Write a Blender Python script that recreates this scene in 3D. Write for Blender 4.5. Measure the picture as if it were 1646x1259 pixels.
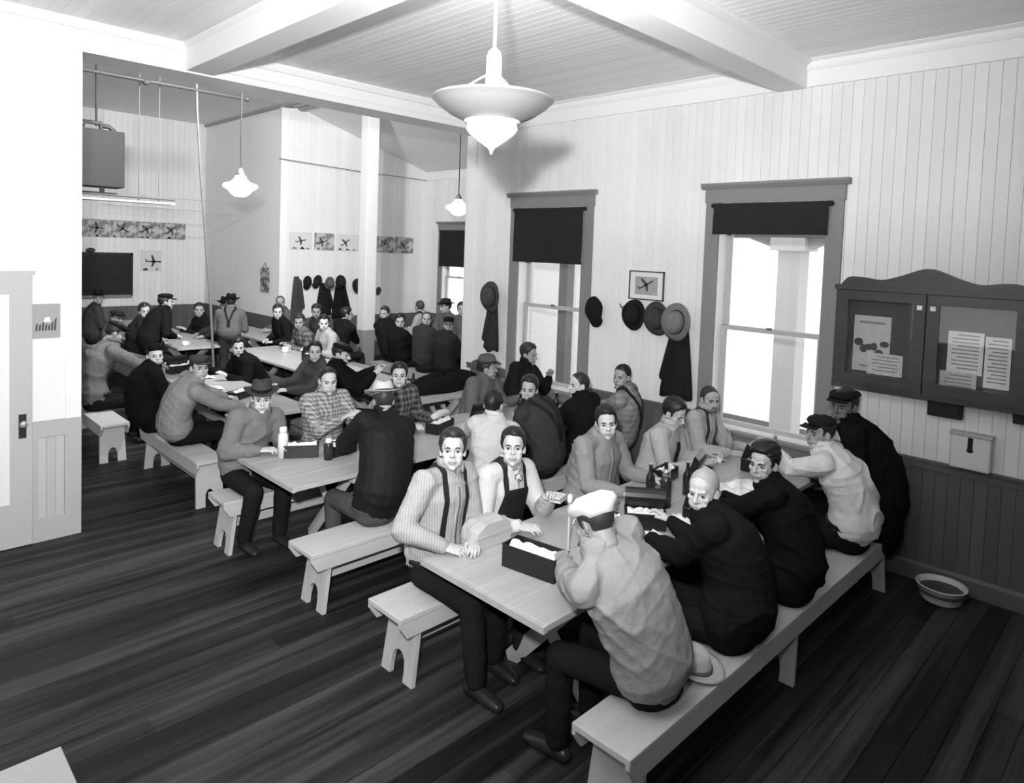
import bpy, bmesh, math, random
import numpy as np
from mathutils import Vector, Matrix
from mathutils.bvhtree import BVHTree
random.seed(7); RNG = np.random.RandomState(5)
C = bpy.context.scene
for o in list(bpy.data.objects): bpy.data.objects.remove(o)

# ------------------------------------------------------------ camera
# world: +X runs to the window wall, +Y runs into the depth of the hall, +Z up (metres)
CAM = Vector((0, 0, 2.5))
R = np.array([[0.70712753, -0.01033984, 0.70701042], [-0.70621852, -0.05984258, 0.70546032], [0.03501498, -0.99815427, -0.04961852]])
cd = bpy.data.cameras.new('camera'); cam = bpy.data.objects.new('camera', cd); C.collection.objects.link(cam); C.camera = cam
rt, up, bk = R[:, 0], -R[:, 1], -R[:, 2]
cam.matrix_world = Matrix(((rt[0], up[0], bk[0], CAM.x), (rt[1], up[1], bk[1], CAM.y), (rt[2], up[2], bk[2], CAM.z), (0, 0, 0, 1)))
cd.sensor_width = 36; cd.sensor_fit = 'HORIZONTAL'; cd.lens = 1096 / 1646 * 36; cd.shift_y = -173.5 / 1646; cd.clip_start = .05

# ------------------------------------------------------------ light
def lamp(name, kind, loc, power, target=None, **kw):
    l = bpy.data.lights.new(name, kind); l.energy = power
    for k, v in kw.items(): setattr(l, k, v)
    o = bpy.data.objects.new(name, l); C.collection.objects.link(o); o.location = loc
    if target is not None: o.rotation_euler = (Vector(target) - Vector(loc)).to_track_quat('-Z', 'Y').to_euler()
    return o
# the photographer's flash, held up and a little to the left of the camera
lamp('flash_lamp', 'SPOT', (-.14, .16, 2.92), 1950, (2.35, 6.2, 4.9), spot_size=math.radians(148), spot_blend=1.0, shadow_soft_size=.07)
# added fill lamp, hidden behind the beam to brighten the back room
lamp('back_room_fill', 'SPOT', (3.7, 7.12, 4.72), 1500, (4.0, 13.8, 3.0), spot_size=math.radians(165), spot_blend=.9, shadow_soft_size=.12)
w = bpy.data.worlds.new('world'); C.world = w; w.use_nodes = True
w.node_tree.nodes['Background'].inputs[0].default_value = (1, 1, 1, 1)
w.node_tree.nodes['Background'].inputs[1].default_value = 2.0
C.view_settings.view_transform = 'Standard'; C.view_settings.look = 'None'
C.view_settings.exposure = 0.0; C.view_settings.gamma = 1; C.view_settings.use_curve_mapping = False

# ------------------------------------------------------------ materials (grey-scale photograph)
MATS = {}
def mat(name, v, rough=.7, var=.0, vscale=6., stretch=(1, 1, 1), bump=.0, bscale=60., rand=.0, pattern=None, v2=None, psize=.03, metal=0., emit=0., spec=.25, dist=.01):
    """grey material; var = tonal mottling, rand = tone per object, pattern = check / stripe / speckle / print"""
    if name in MATS: return MATS[name]
    m = bpy.data.materials.new(name); m.use_nodes = True; MATS[name] = m
    nt = m.node_tree; N = nt.nodes; L = nt.links; b = N['Principled BSDF']
    b.inputs['Roughness'].default_value = rough; b.inputs['Metallic'].default_value = metal
    b.inputs['Specular IOR Level'].default_value = min(spec, .08) if rough >= .8 else spec
    b.inputs['Base Color'].default_value = (v, v, v, 1)
    if emit:
        b.inputs['Emission Color'].default_value = (1, 1, 1, 1); b.inputs['Emission Strength'].default_value = emit
    tc = N.new('ShaderNodeTexCoord'); geo = N.new('ShaderNodeNewGeometry')
    def math_(op, a, c=None):
        n = N.new('ShaderNodeMath'); n.operation = op
        for i, s in enumerate((a, c)):
            if s is None: continue
            if hasattr(s, 'type'): L.new(s, n.inputs[i])
            else: n.inputs[i].default_value = s
        return n.outputs[0]
    val = None
    if pattern:
        mp = N.new('ShaderNodeSeparateXYZ'); L.new(tc.outputs['Object'], mp.inputs[0])
        k = 2 * math.pi / psize
        w1 = N.new('ShaderNodeTexNoise'); w1.inputs['Scale'].default_value = 5; L.new(tc.outputs['Object'], w1.inputs['Vector'])
        wob = math_('MULTIPLY', w1.outputs[0], 1.8)
        def wave(out, ph=0):
            s = math_('SINE', math_('ADD', math_('MULTIPLY', out, k), wob)); return s
        if pattern == 'check':
            a = math_('GREATER_THAN', wave(math_('ADD', mp.outputs[0], mp.outputs[1])), 0); c = math_('GREATER_THAN', wave(mp.outputs[2]), 0)
            val = math_('MULTIPLY', math_('ADD', a, c), .5)
        elif pattern == 'stripe':
            val = math_('GREATER_THAN', wave(math_('SUBTRACT', mp.outputs[0], mp.outputs[1])), .55)
        elif pattern == 'speckle' or pattern == 'print':
            nz = N.new('ShaderNodeTexNoise'); nz.inputs['Scale'].default_value = 1 / psize; nz.inputs['Detail'].default_value = 3
            L.new(tc.outputs['Object'], nz.inputs['Vector'])
            mr = N.new('ShaderNodeMapRange'); mr.inputs[1].default_value = .46; mr.inputs[2].default_value = .56; L.new(nz.outputs[0], mr.inputs[0]); val = mr.outputs[0]
        mx = N.new('ShaderNodeMix'); mx.data_type = 'FLOAT'; L.new(val, mx.inputs[0]); mx.inputs[2].default_value = v; mx.inputs[3].default_value = v2
        val = mx.outputs[0]
    if var or rand:
        base = val
        f = None
        if var:
            mpp = N.new('ShaderNodeMapping'); mpp.inputs['Scale'].default_value = stretch
            L.new(geo.outputs['Position'], mpp.inputs['Vector'])
            nz = N.new('ShaderNodeTexNoise'); nz.inputs['Scale'].default_value = vscale; nz.inputs['Detail'].default_value = 5; nz.inputs['Roughness'].default_value = .65
            L.new(mpp.outputs[0], nz.inputs['Vector'])
            f = math_('ADD', math_('MULTIPLY', math_('SUBTRACT', nz.outputs[0], .5), 2 * var * 2), 1)
        if rand:
            oi = N.new('ShaderNodeObjectInfo')
            g = math_('ADD', math_('MULTIPLY', math_('SUBTRACT', oi.outputs['Random'], .5), 2 * rand), 1)
            f = math_('MULTIPLY', f, g) if f is not None else g
        val = math_('MULTIPLY', f, base if base is not None else v)
        val = math_('MAXIMUM', val, max(.003, v * .3))
    if val is not None:
        cb = N.new('ShaderNodeCombineColor'); [L.new(val, cb.inputs[i]) for i in range(3)]; L.new(cb.outputs[0], b.inputs['Base Color'])
    if bump:
        nz = N.new('ShaderNodeTexNoise'); nz.inputs['Scale'].default_value = bscale; nz.inputs['Detail'].default_value = 4
        mpp = N.new('ShaderNodeMapping'); mpp.inputs['Scale'].default_value = stretch; L.new(geo.outputs['Position'], mpp.inputs['Vector']); L.new(mpp.outputs[0], nz.inputs['Vector'])
        bn = N.new('ShaderNodeBump'); bn.inputs['Strength'].default_value = bump; bn.inputs['Distance'].default_value = dist
        L.new(nz.outputs[0], bn.inputs['Height']); L.new(bn.outputs[0], b.inputs['Normal'])
    return m

# ------------------------------------------------------------ object helpers
COL = C.collection
def linkmesh(name, me, mats, parent=None, loc=None, smooth=False):
    o = bpy.data.objects.new(name, me); COL.objects.link(o)
    if not isinstance(mats, (list, tuple)): mats = [mats]
    if not me.materials:
        for m in mats: me.materials.append(m)
    if smooth and len(me.polygons): me.polygons.foreach_set('use_smooth', [True] * len(me.polygons))
    if parent: o.parent = parent
    if loc is not None: o.location = loc
    return o
def tag(o, label=None, cat=None, group=None, kind=None):
    if label: o['label'] = label
    if cat: o['category'] = cat
    if group: o['group'] = group
    if kind: o['kind'] = kind
    return o
def thing(name, label, cat, loc=(0, 0, 0), rz=0, group=None):
    o = bpy.data.objects.new(name, None); COL.objects.link(o); o.location = loc; o.rotation_euler = (0, 0, rz); o.empty_display_size = .1
    return tag(o, label, cat, group)
class G:
    """geometry collector: lists of vertices and faces"""
    def __init__(s): s.v = []; s.f = []; s.n = 0; s.mi = []
    def add(s, V, F, mi=0):
        V = np.asarray(V, float); s.v.append(V); s.f += [tuple(i + s.n for i in f) for f in F]; s.mi += [mi] * len(F); s.n += len(V); return s
    def box(s, x0, x1, y0, y1, z0, z1, mi=0, bev=0):
        V = [(x, y, z) for x in (x0, x1) for y in (y0, y1) for z in (z0, z1)]
        F = [(0, 1, 3, 2), (4, 6, 7, 5), (0, 4, 5, 1), (2, 3, 7, 6), (0, 2, 6, 4), (1, 5, 7, 3)]
        return s.add(V, F, mi)
    def prism(s, prof, axis, a0, a1, mi=0):
        """closed 2-D profile extruded along an axis ('x','y','z')"""
        n = len(prof)
        def P(p, a):
            return {'x': (a, p[0], p[1]), 'y': (p[0], a, p[1]), 'z': (p[0], p[1], a)}[axis]
        V = [P(p, a0) for p in prof] + [P(p, a1) for p in prof]
        F = [tuple(range(n))[::-1], tuple(range(n, 2 * n))] + [(i, (i + 1) % n, n + (i + 1) % n, n + i) for i in range(n)]
        return s.add(V, F, mi)
    def lathe(s, prof, n=24, c=(0, 0, 0), sx=1, sy=1, mi=0):
        V = []; m = len(prof)
        for r, z in prof:
            for k in range(n):
                a = 2 * math.pi * k / n; V.append((c[0] + r * sx * math.cos(a), c[1] + r * sy * math.sin(a), c[2] + z))
        F = [(i * n + k, i * n + (k + 1) % n, (i + 1) * n + (k + 1) % n, (i + 1) * n + k) for i in range(m - 1) for k in range(n)]
        if prof[0][0] > 1e-5: F.append(tuple(range(n))[::-1])
        if prof[-1][0] > 1e-5: F.append(tuple((m - 1) * n + k for k in range(n)))
        return s.add(V, F, mi)
    def tube(s, pts, rads, n=12, lat=None, caps=True, mi=0):
        V, F = tube(pts, rads, n, lat, caps); return s.add(V, F, mi)
    def ell(s, c, r, n=14, m=9, M=None, mi=0):
        V = []; F = []
        for j in range(m + 1):
            t = math.pi * j / m
            for k in range(n):
                a = 2 * math.pi * k / n; V.append((r[0] * math.sin(t) * math.cos(a), r[1] * math.sin(t) * math.sin(a), r[2] * math.cos(t)))
        V = np.array(V)
        if M is not None: V = V @ np.asarray(M).T
        F = [(j * n + k, (j + 1) * n + k, (j + 1) * n + (k + 1) % n, j * n + (k + 1) % n) for j in range(m) for k in range(n)]
        return s.add(V + np.array(c), F, mi)
    def verts(s): return np.concatenate(s.v) if s.v else np.zeros((0, 3))
    def mesh(s, name, clean=False):
        me = bpy.data.meshes.new(name); me.from_pydata(s.verts().tolist(), [], s.f)
        me.polygons.foreach_set('material_index', s.mi); me.update()
        if clean:
            bm = bmesh.new(); bm.from_mesh(me); bmesh.ops.remove_doubles(bm, verts=bm.verts, dist=1e-5); bmesh.ops.recalc_face_normals(bm, faces=bm.faces); bm.to_mesh(me); bm.free()
        return me
    def build(s, name, mats, parent=None, loc=None, smooth=False, bevel=0, clean=True):
        me = s.mesh(name, clean); o = linkmesh(name, me, mats, parent, loc, smooth)
        if bevel:
            b = o.modifiers.new('bevel', 'BEVEL'); b.width = bevel; b.segments = 2; b.limit_method = 'ANGLE'
        return o
def nrm(a):
    a = np.asarray(a, float); return a / (np.linalg.norm(a) + 1e-12)
def tube(pts, rads, n=12, lat=None, caps=True):
    P = [np.asarray(p, float) for p in pts]; R_ = [(r, r) if not hasattr(r, '__len__') else r for r in rads]
    m = len(P); V = []; rings = []
    u = None
    for i in range(m):
        t = nrm(P[min(i + 1, m - 1)] - P[max(i - 1, 0)])
        if lat is not None: u = np.asarray(lat, float)
        elif u is None: u = np.array([1, 0, 0]) if abs(t[0]) < .8 else np.array([0, 1, 0])
        u = nrm(u - t * (u @ t)); v = np.cross(t, u)
        ring = [(P[i], R_[i], u, v, 0, t)]
        if caps and i == 0: ring = [(P[0], R_[0], u, v, -a, t) for a in (80, 50, 25)] + ring
        if caps and i == m - 1: ring = ring + [(P[i], R_[i], u, v, a, t) for a in (25, 50, 80)]
        rings += ring
    for p, r, u_, v_, a, t in rings:
        ca, sa = math.cos(math.radians(a)), math.sin(math.radians(a)); rm = min(r)
        c = p + t * rm * sa
        for k in range(n):
            th = 2 * math.pi * k / n; V.append(c + u_ * r[0] * ca * math.cos(th) + v_ * r[1] * ca * math.sin(th))
    q = len(rings)
    F = [(i * n + k, i * n + (k + 1) % n, (i + 1) * n + (k + 1) % n, (i + 1) * n + k) for i in range(q - 1) for k in range(n)]
    F += [tuple(range(n))[::-1], tuple((q - 1) * n + k for k in range(n))]
    return V, F

# temporary scene in which voxel remeshing is evaluated
TS = bpy.data.scenes.new('workbench')
def remesh(g, voxel, smooth=4, fac=.5):
    """union of overlapping closed shapes -> one continuous skin; returns (V, F)"""
    me = bpy.data.meshes.new('tmp'); me.from_pydata(g.verts().tolist(), [], g.f)
    bm = bmesh.new(); bm.from_mesh(me); bmesh.ops.remove_doubles(bm, verts=bm.verts, dist=1e-5); bmesh.ops.recalc_face_normals(bm, faces=bm.faces); bm.to_mesh(me); bm.free()
    o = bpy.data.objects.new('tmp', me); TS.collection.objects.link(o)
    r = o.modifiers.new('r', 'REMESH'); r.mode = 'VOXEL'; r.voxel_size = voxel
    if smooth:
        s = o.modifiers.new('s', 'SMOOTH'); s.iterations = smooth; s.factor = fac
    vl = TS.view_layers[0]; vl.update(); dg = vl.depsgraph
    ev = o.evaluated_get(dg); em = ev.to_mesh()
    V = np.empty(len(em.vertices) * 3); em.vertices.foreach_get('co', V); V = V.reshape(-1, 3)
    F = [tuple(p.vertices) for p in em.polygons]
    ev.to_mesh_clear(); bpy.data.objects.remove(o); bpy.data.meshes.remove(me)
    return V, F
def normals(V, F):
    N = np.zeros_like(V); A = np.array([f[:4] if len(f) >= 4 else (f[0], f[1], f[2], f[2]) for f in F])
    n = np.cross(V[A[:, 2]] - V[A[:, 0]], V[A[:, 3]] - V[A[:, 1]])
    for k in range(4): np.add.at(N, A[:, k], n)
    return N / (np.linalg.norm(N, axis=1)[:, None] + 1e-12)
def folds(V, F, amp, k=26., seed=0):
    """cloth folds: smooth ripples pushed along the normals"""
    r = np.random.RandomState(seed); N = normals(V, F); d = np.zeros(len(V))
    for i in range(4):
        a = nrm(r.randn(3) * np.array([1, 1, .30 if i < 2 else 1.6])); b = nrm(r.randn(3)); c_ = nrm(r.randn(3))
        ph = V @ a * k * (.55 + .38 * i) + 1.9 * np.sin(V @ b * k * .42 + i) + 1.1 * np.sin(V @ c_ * k * .8) + r.rand() * 6
        m_ = .5 + .5 * np.sin(V @ c_ * 9 + i * 2 + r.rand() * 6)                      # folds come and go
        d += ((1 - np.abs(np.sin(ph))) ** 2.2 * 2 - .6) * m_ / (1 + .35 * i) * (1.25, .45, .8, .35)[i]
    return V + N * (d * amp / 2)[:, None]

# ------------------------------------------------------------ the human figure
def head_geo():
    g = G()
    g.ell((0, -.012, .032), (.074, .097, .088)); g.ell((0, .022, -.02), (.064, .068, .085))
    g.ell((0, .030, -.066), (.050, .054, .046)); g.ell((0, .070, -.098), (.021, .018, .017)); g.ell((0, .018, .045), (.066, .072, .06))
    g.tube([(-.036, .074, .021), (0, .085, .019), (.036, .074, .021)], [.011, .012, .011])
    g.tube([(0, .088, .012), (0, .101, -.010), (0, .112, -.027)], [.008, .0095, .0120]); g.ell((.011, .101, -.030), (.008, .011, .008)); g.ell((-.011, .101, -.030), (.008, .011, .008))
    for s in (1, -1):
        g.ell((s * .041, .062, -.020), (.021, .019, .020)); g.ell((s * .032, .048, -.050), (.028, .032, .034)); g.ell((s * .046, .020, -.070), (.014, .034, .022))
        g.ell((s * .076, -.012, -.006), (.007, .018, .028), M=Matrix.Rotation(s * .35, 3, 'Z')); g.ell((s * .072, -.004, -.020), (.008, .010, .012))
    g.ell((0, .084, -.060), (.027, .013, .013)); g.ell((0, .082, -.072), (.020, .013, .009))
    g.tube([(0, -.022, -.05), (0, -.036, -.125), (0, -.050, -.20)], [.058, .054, .062], 28)
    return g
def dent(V, c, s, d):
    e = np.exp(-(((V - np.array(c)) / np.array(s)) ** 2).sum(1)); V += e[:, None] * np.array(d)
HEADS = {}
def head_template(lod):
    if lod in HEADS: return HEADS[lod]
    vox = (.0040, .0065, .0105)[lod]
    V, F = remesh(head_geo(), vox, (4, 3, 1)[lod])
    for s in (1, -1):
        dent(V, (s * .031, .082, .000), (.015, .03, .010), (0, -.014, 0)); dent(V, (s * .020, .085, .004), (.008, .02, .012), (0, -.004, 0))
        dent(V, (s * .080, -.002, -.006), (.006, .010, .018), (-s * .004, 0, 0)); dent(V, (s * .050, .060, -.045), (.014, .03, .02), (-s * .001, 0, 0))
    dent(V, (0, .098, -.0655), (.026, .02, .0025), (0, -.005, 0)); dent(V, (0, .096, -.083), (.02, .02, .005), (0, -.004, 0)); dent(V, (0, .098, -.045), (.005, .02, .008), (0, -.002, 0))
    g = G(); g.add(V, F, 0)
    n, m = ((12, 8), (8, 6), (6, 4))[lod]
    for s in (1, -1):
        g.ell((s * .031, .0700, .000), (.0128, .0125, .0118), n, m, mi=1)
        g.ell((s * .031, .0805, -.0005), (.0066, .0034, .0068), n, m, mi=2)
        g.tube([(s * .016, .0905, .0165), (s * .030, .0895, .0215), (s * .046, .0765, .0165)], [(.0028, .0045), (.0032, .005), (.002, .003)], 6, mi=3)
        g.tube([(s * .019, .0805, .0085), (s * .031, .0835, .0115), (s * .044, .0755, .0070)], [.0022, .0030, .0022], 6, mi=0)
    g.tube([(-.023, .0870, -.0635), (0, .0985, -.0605), (.023, .0870, -.0635)], [(.003, .003), (.006, .0042), (.003, .003)], 6, mi=4)
    g.tube([(-.020, .0870, -.0680), (0, .0960, -.0710), (.020, .0870, -.0680)], [(.003, .003), (.006, .005), (.003, .003)], 6, mi=4)
    HEADS[lod] = (g.verts(), g.f, g.mi); return HEADS[lod]
HANDS = {}
def hand_template(curl, lod):
    key = (curl, lod)
    if key in HANDS: return HANDS[key]
    g = G(); g.tube([(0, -.03, 0), (0, .01, 0)], [(.027, .02), (.030, .018)], lat=(1, 0, 0))
    g.tube([(0, .0, 0), (.002, .04, .001), (0, .085, 0)], [(.028, .016), (.040, .016), (.038, .012)], lat=(1, 0, 0))
    for x, ln, r, y in ((.030, .070, .0092, .084), (.010, .080, .0096, .090), (-.010, .074, .0092, .087), (-.029, .058, .0080, .078)):
        p = np.array([x, y - .012, 0.]); pts = [p]; a = .15
        for q, seg in enumerate((.45, .32, .26)):
            a_ = a; p = p + np.array([x * .12 * (1 - curl * .5), math.cos(a_), -math.sin(a_)]) * ln * seg; pts.append(p); a += curl * (.75, .9, .7)[q]
        g.tube(pts, [r * 1.05, r, r * .92, r * .8], 10)
    t = curl * .35
    g.tube([(.020, .015, -.004), (.046, .046, -.012 - .01 * t), (.050 - .02 * t, .072, -.022 - .03 * t), (.042 - .05 * t, .094, -.030 - .04 * t)], [.015, .0125, .0105, .0088], 10)
    V, F = remesh(g, (.0034, .0055, .009)[lod], 2)
    HANDS[key] = (V, F); return V, F
def frame(fwd, upv):
    f = nrm(fwd); x = nrm(np.cross(f, upv)); z = np.cross(x, f); return np.array([x, f, z]).T      # columns: right, forward, up
def ik(S, W, l1, l2, pole):
    S, W = np.array(S, float), np.array(W, float); d = W - S; D = np.linalg.norm(d); D_ = min(D, (l1 + l2) * .985)
    d = d / D; W = S + d * D_; a = (l1 * l1 - l2 * l2 + D_ * D_) / (2 * D_); h = math.sqrt(max(l1 * l1 - a * a, 0)); p = np.array(pole, float); p = nrm(p - d * (p @ d))
    return S + d * a + p * h, W
HEADR = np.eye(3)
def hair_mesh(style, M, c, lod, sc, seed):
    """scalp shell: full ellipsoid, its face side drawn in under the skin"""
    n, m = ((72, 44), (36, 24), (18, 12))[lod]
    g = G(); g.ell((0, -.014, .034), (.0775, .1005, .0925), n, m); V = g.verts()
    th = {'short': .006, 'full': .017, 'crew': .002, 'thin': .003, 'combed': .010, 'curly': .024}[style]
    y, z, x = V[:, 1], V[:, 2], V[:, 0]
    hl = {'thin': .104, 'crew': .094}.get(style, .076)
    line = np.interp(y, [-.12, -.036, -.030, .008, .014, .030, .036, .052, .066, .1], [-.066, -.060, .020, .022, -.012, -.004, .046, .070, hl, hl]) + np.where(y > .05, .16 * np.abs(x) * (np.abs(x) < .05) + .02 * np.sin(x * 60 + seed) * .2, 0)
    inn = z < line
    d = nrm(V[0]) * 0
    D = (V - np.array((0, -.014, .02))); L_ = np.linalg.norm(D, axis=1)[:, None]; D = D / L_
    topf = np.clip((z - .02) / .08, 0, 1)
    if style == 'combed': V = V + D * (th * (.35 + 1.3 * topf * (y > -.02) + .5 * topf))[:, None]
    else: V = V + D * (th * (.22 + 1.0 * topf))[:, None]
    r = np.random.RandomState(seed); k = 90 if style != 'curly' else 170
    a1, a2 = nrm(r.randn(3)), nrm(r.randn(3))
    V = V + D * (np.sin(V @ a1 * k + 2 * np.sin(V @ a2 * 60)) * (.0016 if style != 'curly' else .0035) * (th > .004))[:, None]
    V = V + D * ((np.abs(np.sin(x * 260 + 6 * np.sin(z * 30 + seed))) - .5) * .0022 * (th > .004) * (lod < 2) * (z > -.02))[:, None]
    if style in ('combed', 'full'): V[:, 2] += np.exp(-((y - .055) / .03) ** 2 - ((x - .02) / .05) ** 2) * (z > hl - .01) * (.016 if style == 'combed' else .010)
    V[inn] -= D[inn] * .022
    W = (V * sc) @ M.T + c
    g2 = G(); g2.add(W, g.f); return g2
def hat_mesh(kind, M, c, lod, sc, tilt=0):
    n = (36, 24, 16)[lod]; parts = {}
    T = np.array(Matrix.Rotation(tilt, 3, 'X'))
    def put(g):
        V = g.verts() @ T.T; V = (V + np.array((0, -.008, .060) if kind != 'painter' else (0, -.034, .036))) * sc; g2 = G(); g2.add(V @ M.T + c, g.f); return g2
    if kind == 'fedora':
        g = G(); g.lathe([(.098, .0), (.096, .02), (.092, .06), (.080, .098), (.05, .108), (0, .106)], n, sx=.86, sy=1.08); V = g.verts()
        e = np.exp(-((V[:, 0] / .03) ** 2)) * np.clip((V[:, 2] - .06) / .05, 0, 1); V[:, 2] -= e * .022
        e = np.clip((V[:, 2] - .04) / .06, 0, 1) * (V[:, 1] > .02) * np.exp(-((np.abs(V[:, 0]) - .045) / .03) ** 2); V[:, 0] *= 1 - e * .35; V[:, 1] += V[:, 2] * .06
        g.v = [V]; parts['hat'] = put(g)
        g = G(); g.lathe([(.094, .004), (.13, .001), (.158, .006), (.160, .010), (.13, .006), (.094, .010)], n, sx=.90, sy=1.05); V = g.verts()
        V[:, 2] += (np.abs(V[:, 0]) / .14) ** 2 * .022 - np.clip(V[:, 1] / .16, 0, 1) ** 2 * .018; g.v = [V]; parts['brim'] = put(g)
        g = G(); g.lathe([(.0995, .004), (.1, .028), (.0945, .030)], n, sx=.86, sy=1.08); parts['hat_band'] = put(g)
    elif kind in ('flatcap', 'peaked', 'painter', 'beanie'):
        h = {'flatcap': .050, 'peaked': .062, 'painter': .082, 'beanie': .07}[kind]; w_ = {'flatcap': .106, 'peaked': .098, 'painter': .120, 'beanie': .086}[kind]
        g = G(); g.lathe([(.082, -.004), (.086, .012), (w_, h * .55), (w_ * .93, h * .85), (w_ * .55, h * 1.12), (0, h * 1.18)], n, sx=.90, sy=1.12); V = g.verts()
        k = np.sin(np.arctan2(V[:, 1], V[:, 0]) * 5) * .003; V[:, 2] += k
        if kind in ('flatcap', 'painter'): V[:, 1] += V[:, 2] * .25; V[:, 2] -= np.clip(V[:, 1] / .12, 0, 1) * .016
        g.v = [V]; parts['cap' if kind != 'beanie' else 'cap'] = put(g)
        if kind != 'beanie':
            L_ = .078 if kind != 'painter' else .05; pr = []
            for i in range(13):
                a = math.radians(-68 + 136 * i / 12); pr.append((.078 * math.sin(a), .070 + .016 * math.cos(a) * 1.2, 0))
            out = [(x * 1.02, y + L_ * math.cos(math.radians(-80 + 160 * i / 12)) ** .7 if abs(-80 + 160 * i / 12) < 89 else y, 0) for i, (x, y, z) in enumerate(pr)]
            V = [(x, y, .006) for x, y, z in pr] + [(x, y, -.010 + .004 * (1 - abs(i - 6) / 6.)) for i, (x, y, z) in enumerate(out)]
            V += [(x, y, z - .004) for x, y, z in V]
            F = [(i, i + 1, 14 + i, 13 + i) for i in range(12)] + [(26 + i, 39 + i, 40 + i, 27 + i) for i in range(12)] + [(13 + i, 14 + i, 40 + i, 39 + i) for i in range(12)] + [(i + 1, i, 26 + i, 27 + i) for i in range(12)] + [(0, 13, 39, 26), (12, 38, 51, 25)]
            g = G(); g.add(V, F); parts['peak'] = put(g)
    return parts

def ray_strip(bvh, c, lat, f, u, x0, x1, ths, off, name=None, thick=.004, nx=2):
    """strip of cloth laid over the torso: for each angle in the sagittal slice, cast inwards"""
    rows = []
    for i, t in enumerate(ths):
        row = []
        for j in range(nx):
            xs0 = x0[i] if hasattr(x0, '__len__') else x0; xs1 = x1[i] if hasattr(x1, '__len__') else x1
            x = xs0 + (xs1 - xs0) * j / (nx - 1)
            d = f * math.cos(t) + u * math.sin(t); o = c + lat * x
            hit = bvh.ray_cast(Vector(o + d * .6), Vector(-d))
            p = (np.array(hit[0]) if hit[0] is not None else o + d * .13)
            row.append(p + d * off)
        rows.append(row)
    V = []; F = []; n = len(rows)
    for row in rows: V += [p for p in row]
    k = len(V)
    for i, t in enumerate(ths):
        d = f * math.cos(t) + u * math.sin(t); V += [p - d * thick for p in rows[i]]
    for i in range(n - 1):
        for j in range(nx - 1):
            a = i * nx + j; F += [(a, a + 1, a + nx + 1, a + nx), (k + a, k + a + nx, k + a + nx + 1, k + a + 1)]
        a = i * nx; b = i * nx + nx - 1; F += [(a, a + nx, k + a + nx, k + a), (b, k + b, k + b + nx, b + nx)]
    F += [tuple(range(nx)) + tuple(k + j for j in range(nx - 1, -1, -1)), tuple((n - 1) * nx + j for j in range(nx - 1, -1, -1)) + tuple(k + (n - 1) * nx + j for j in range(nx))]
    return V, F

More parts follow.
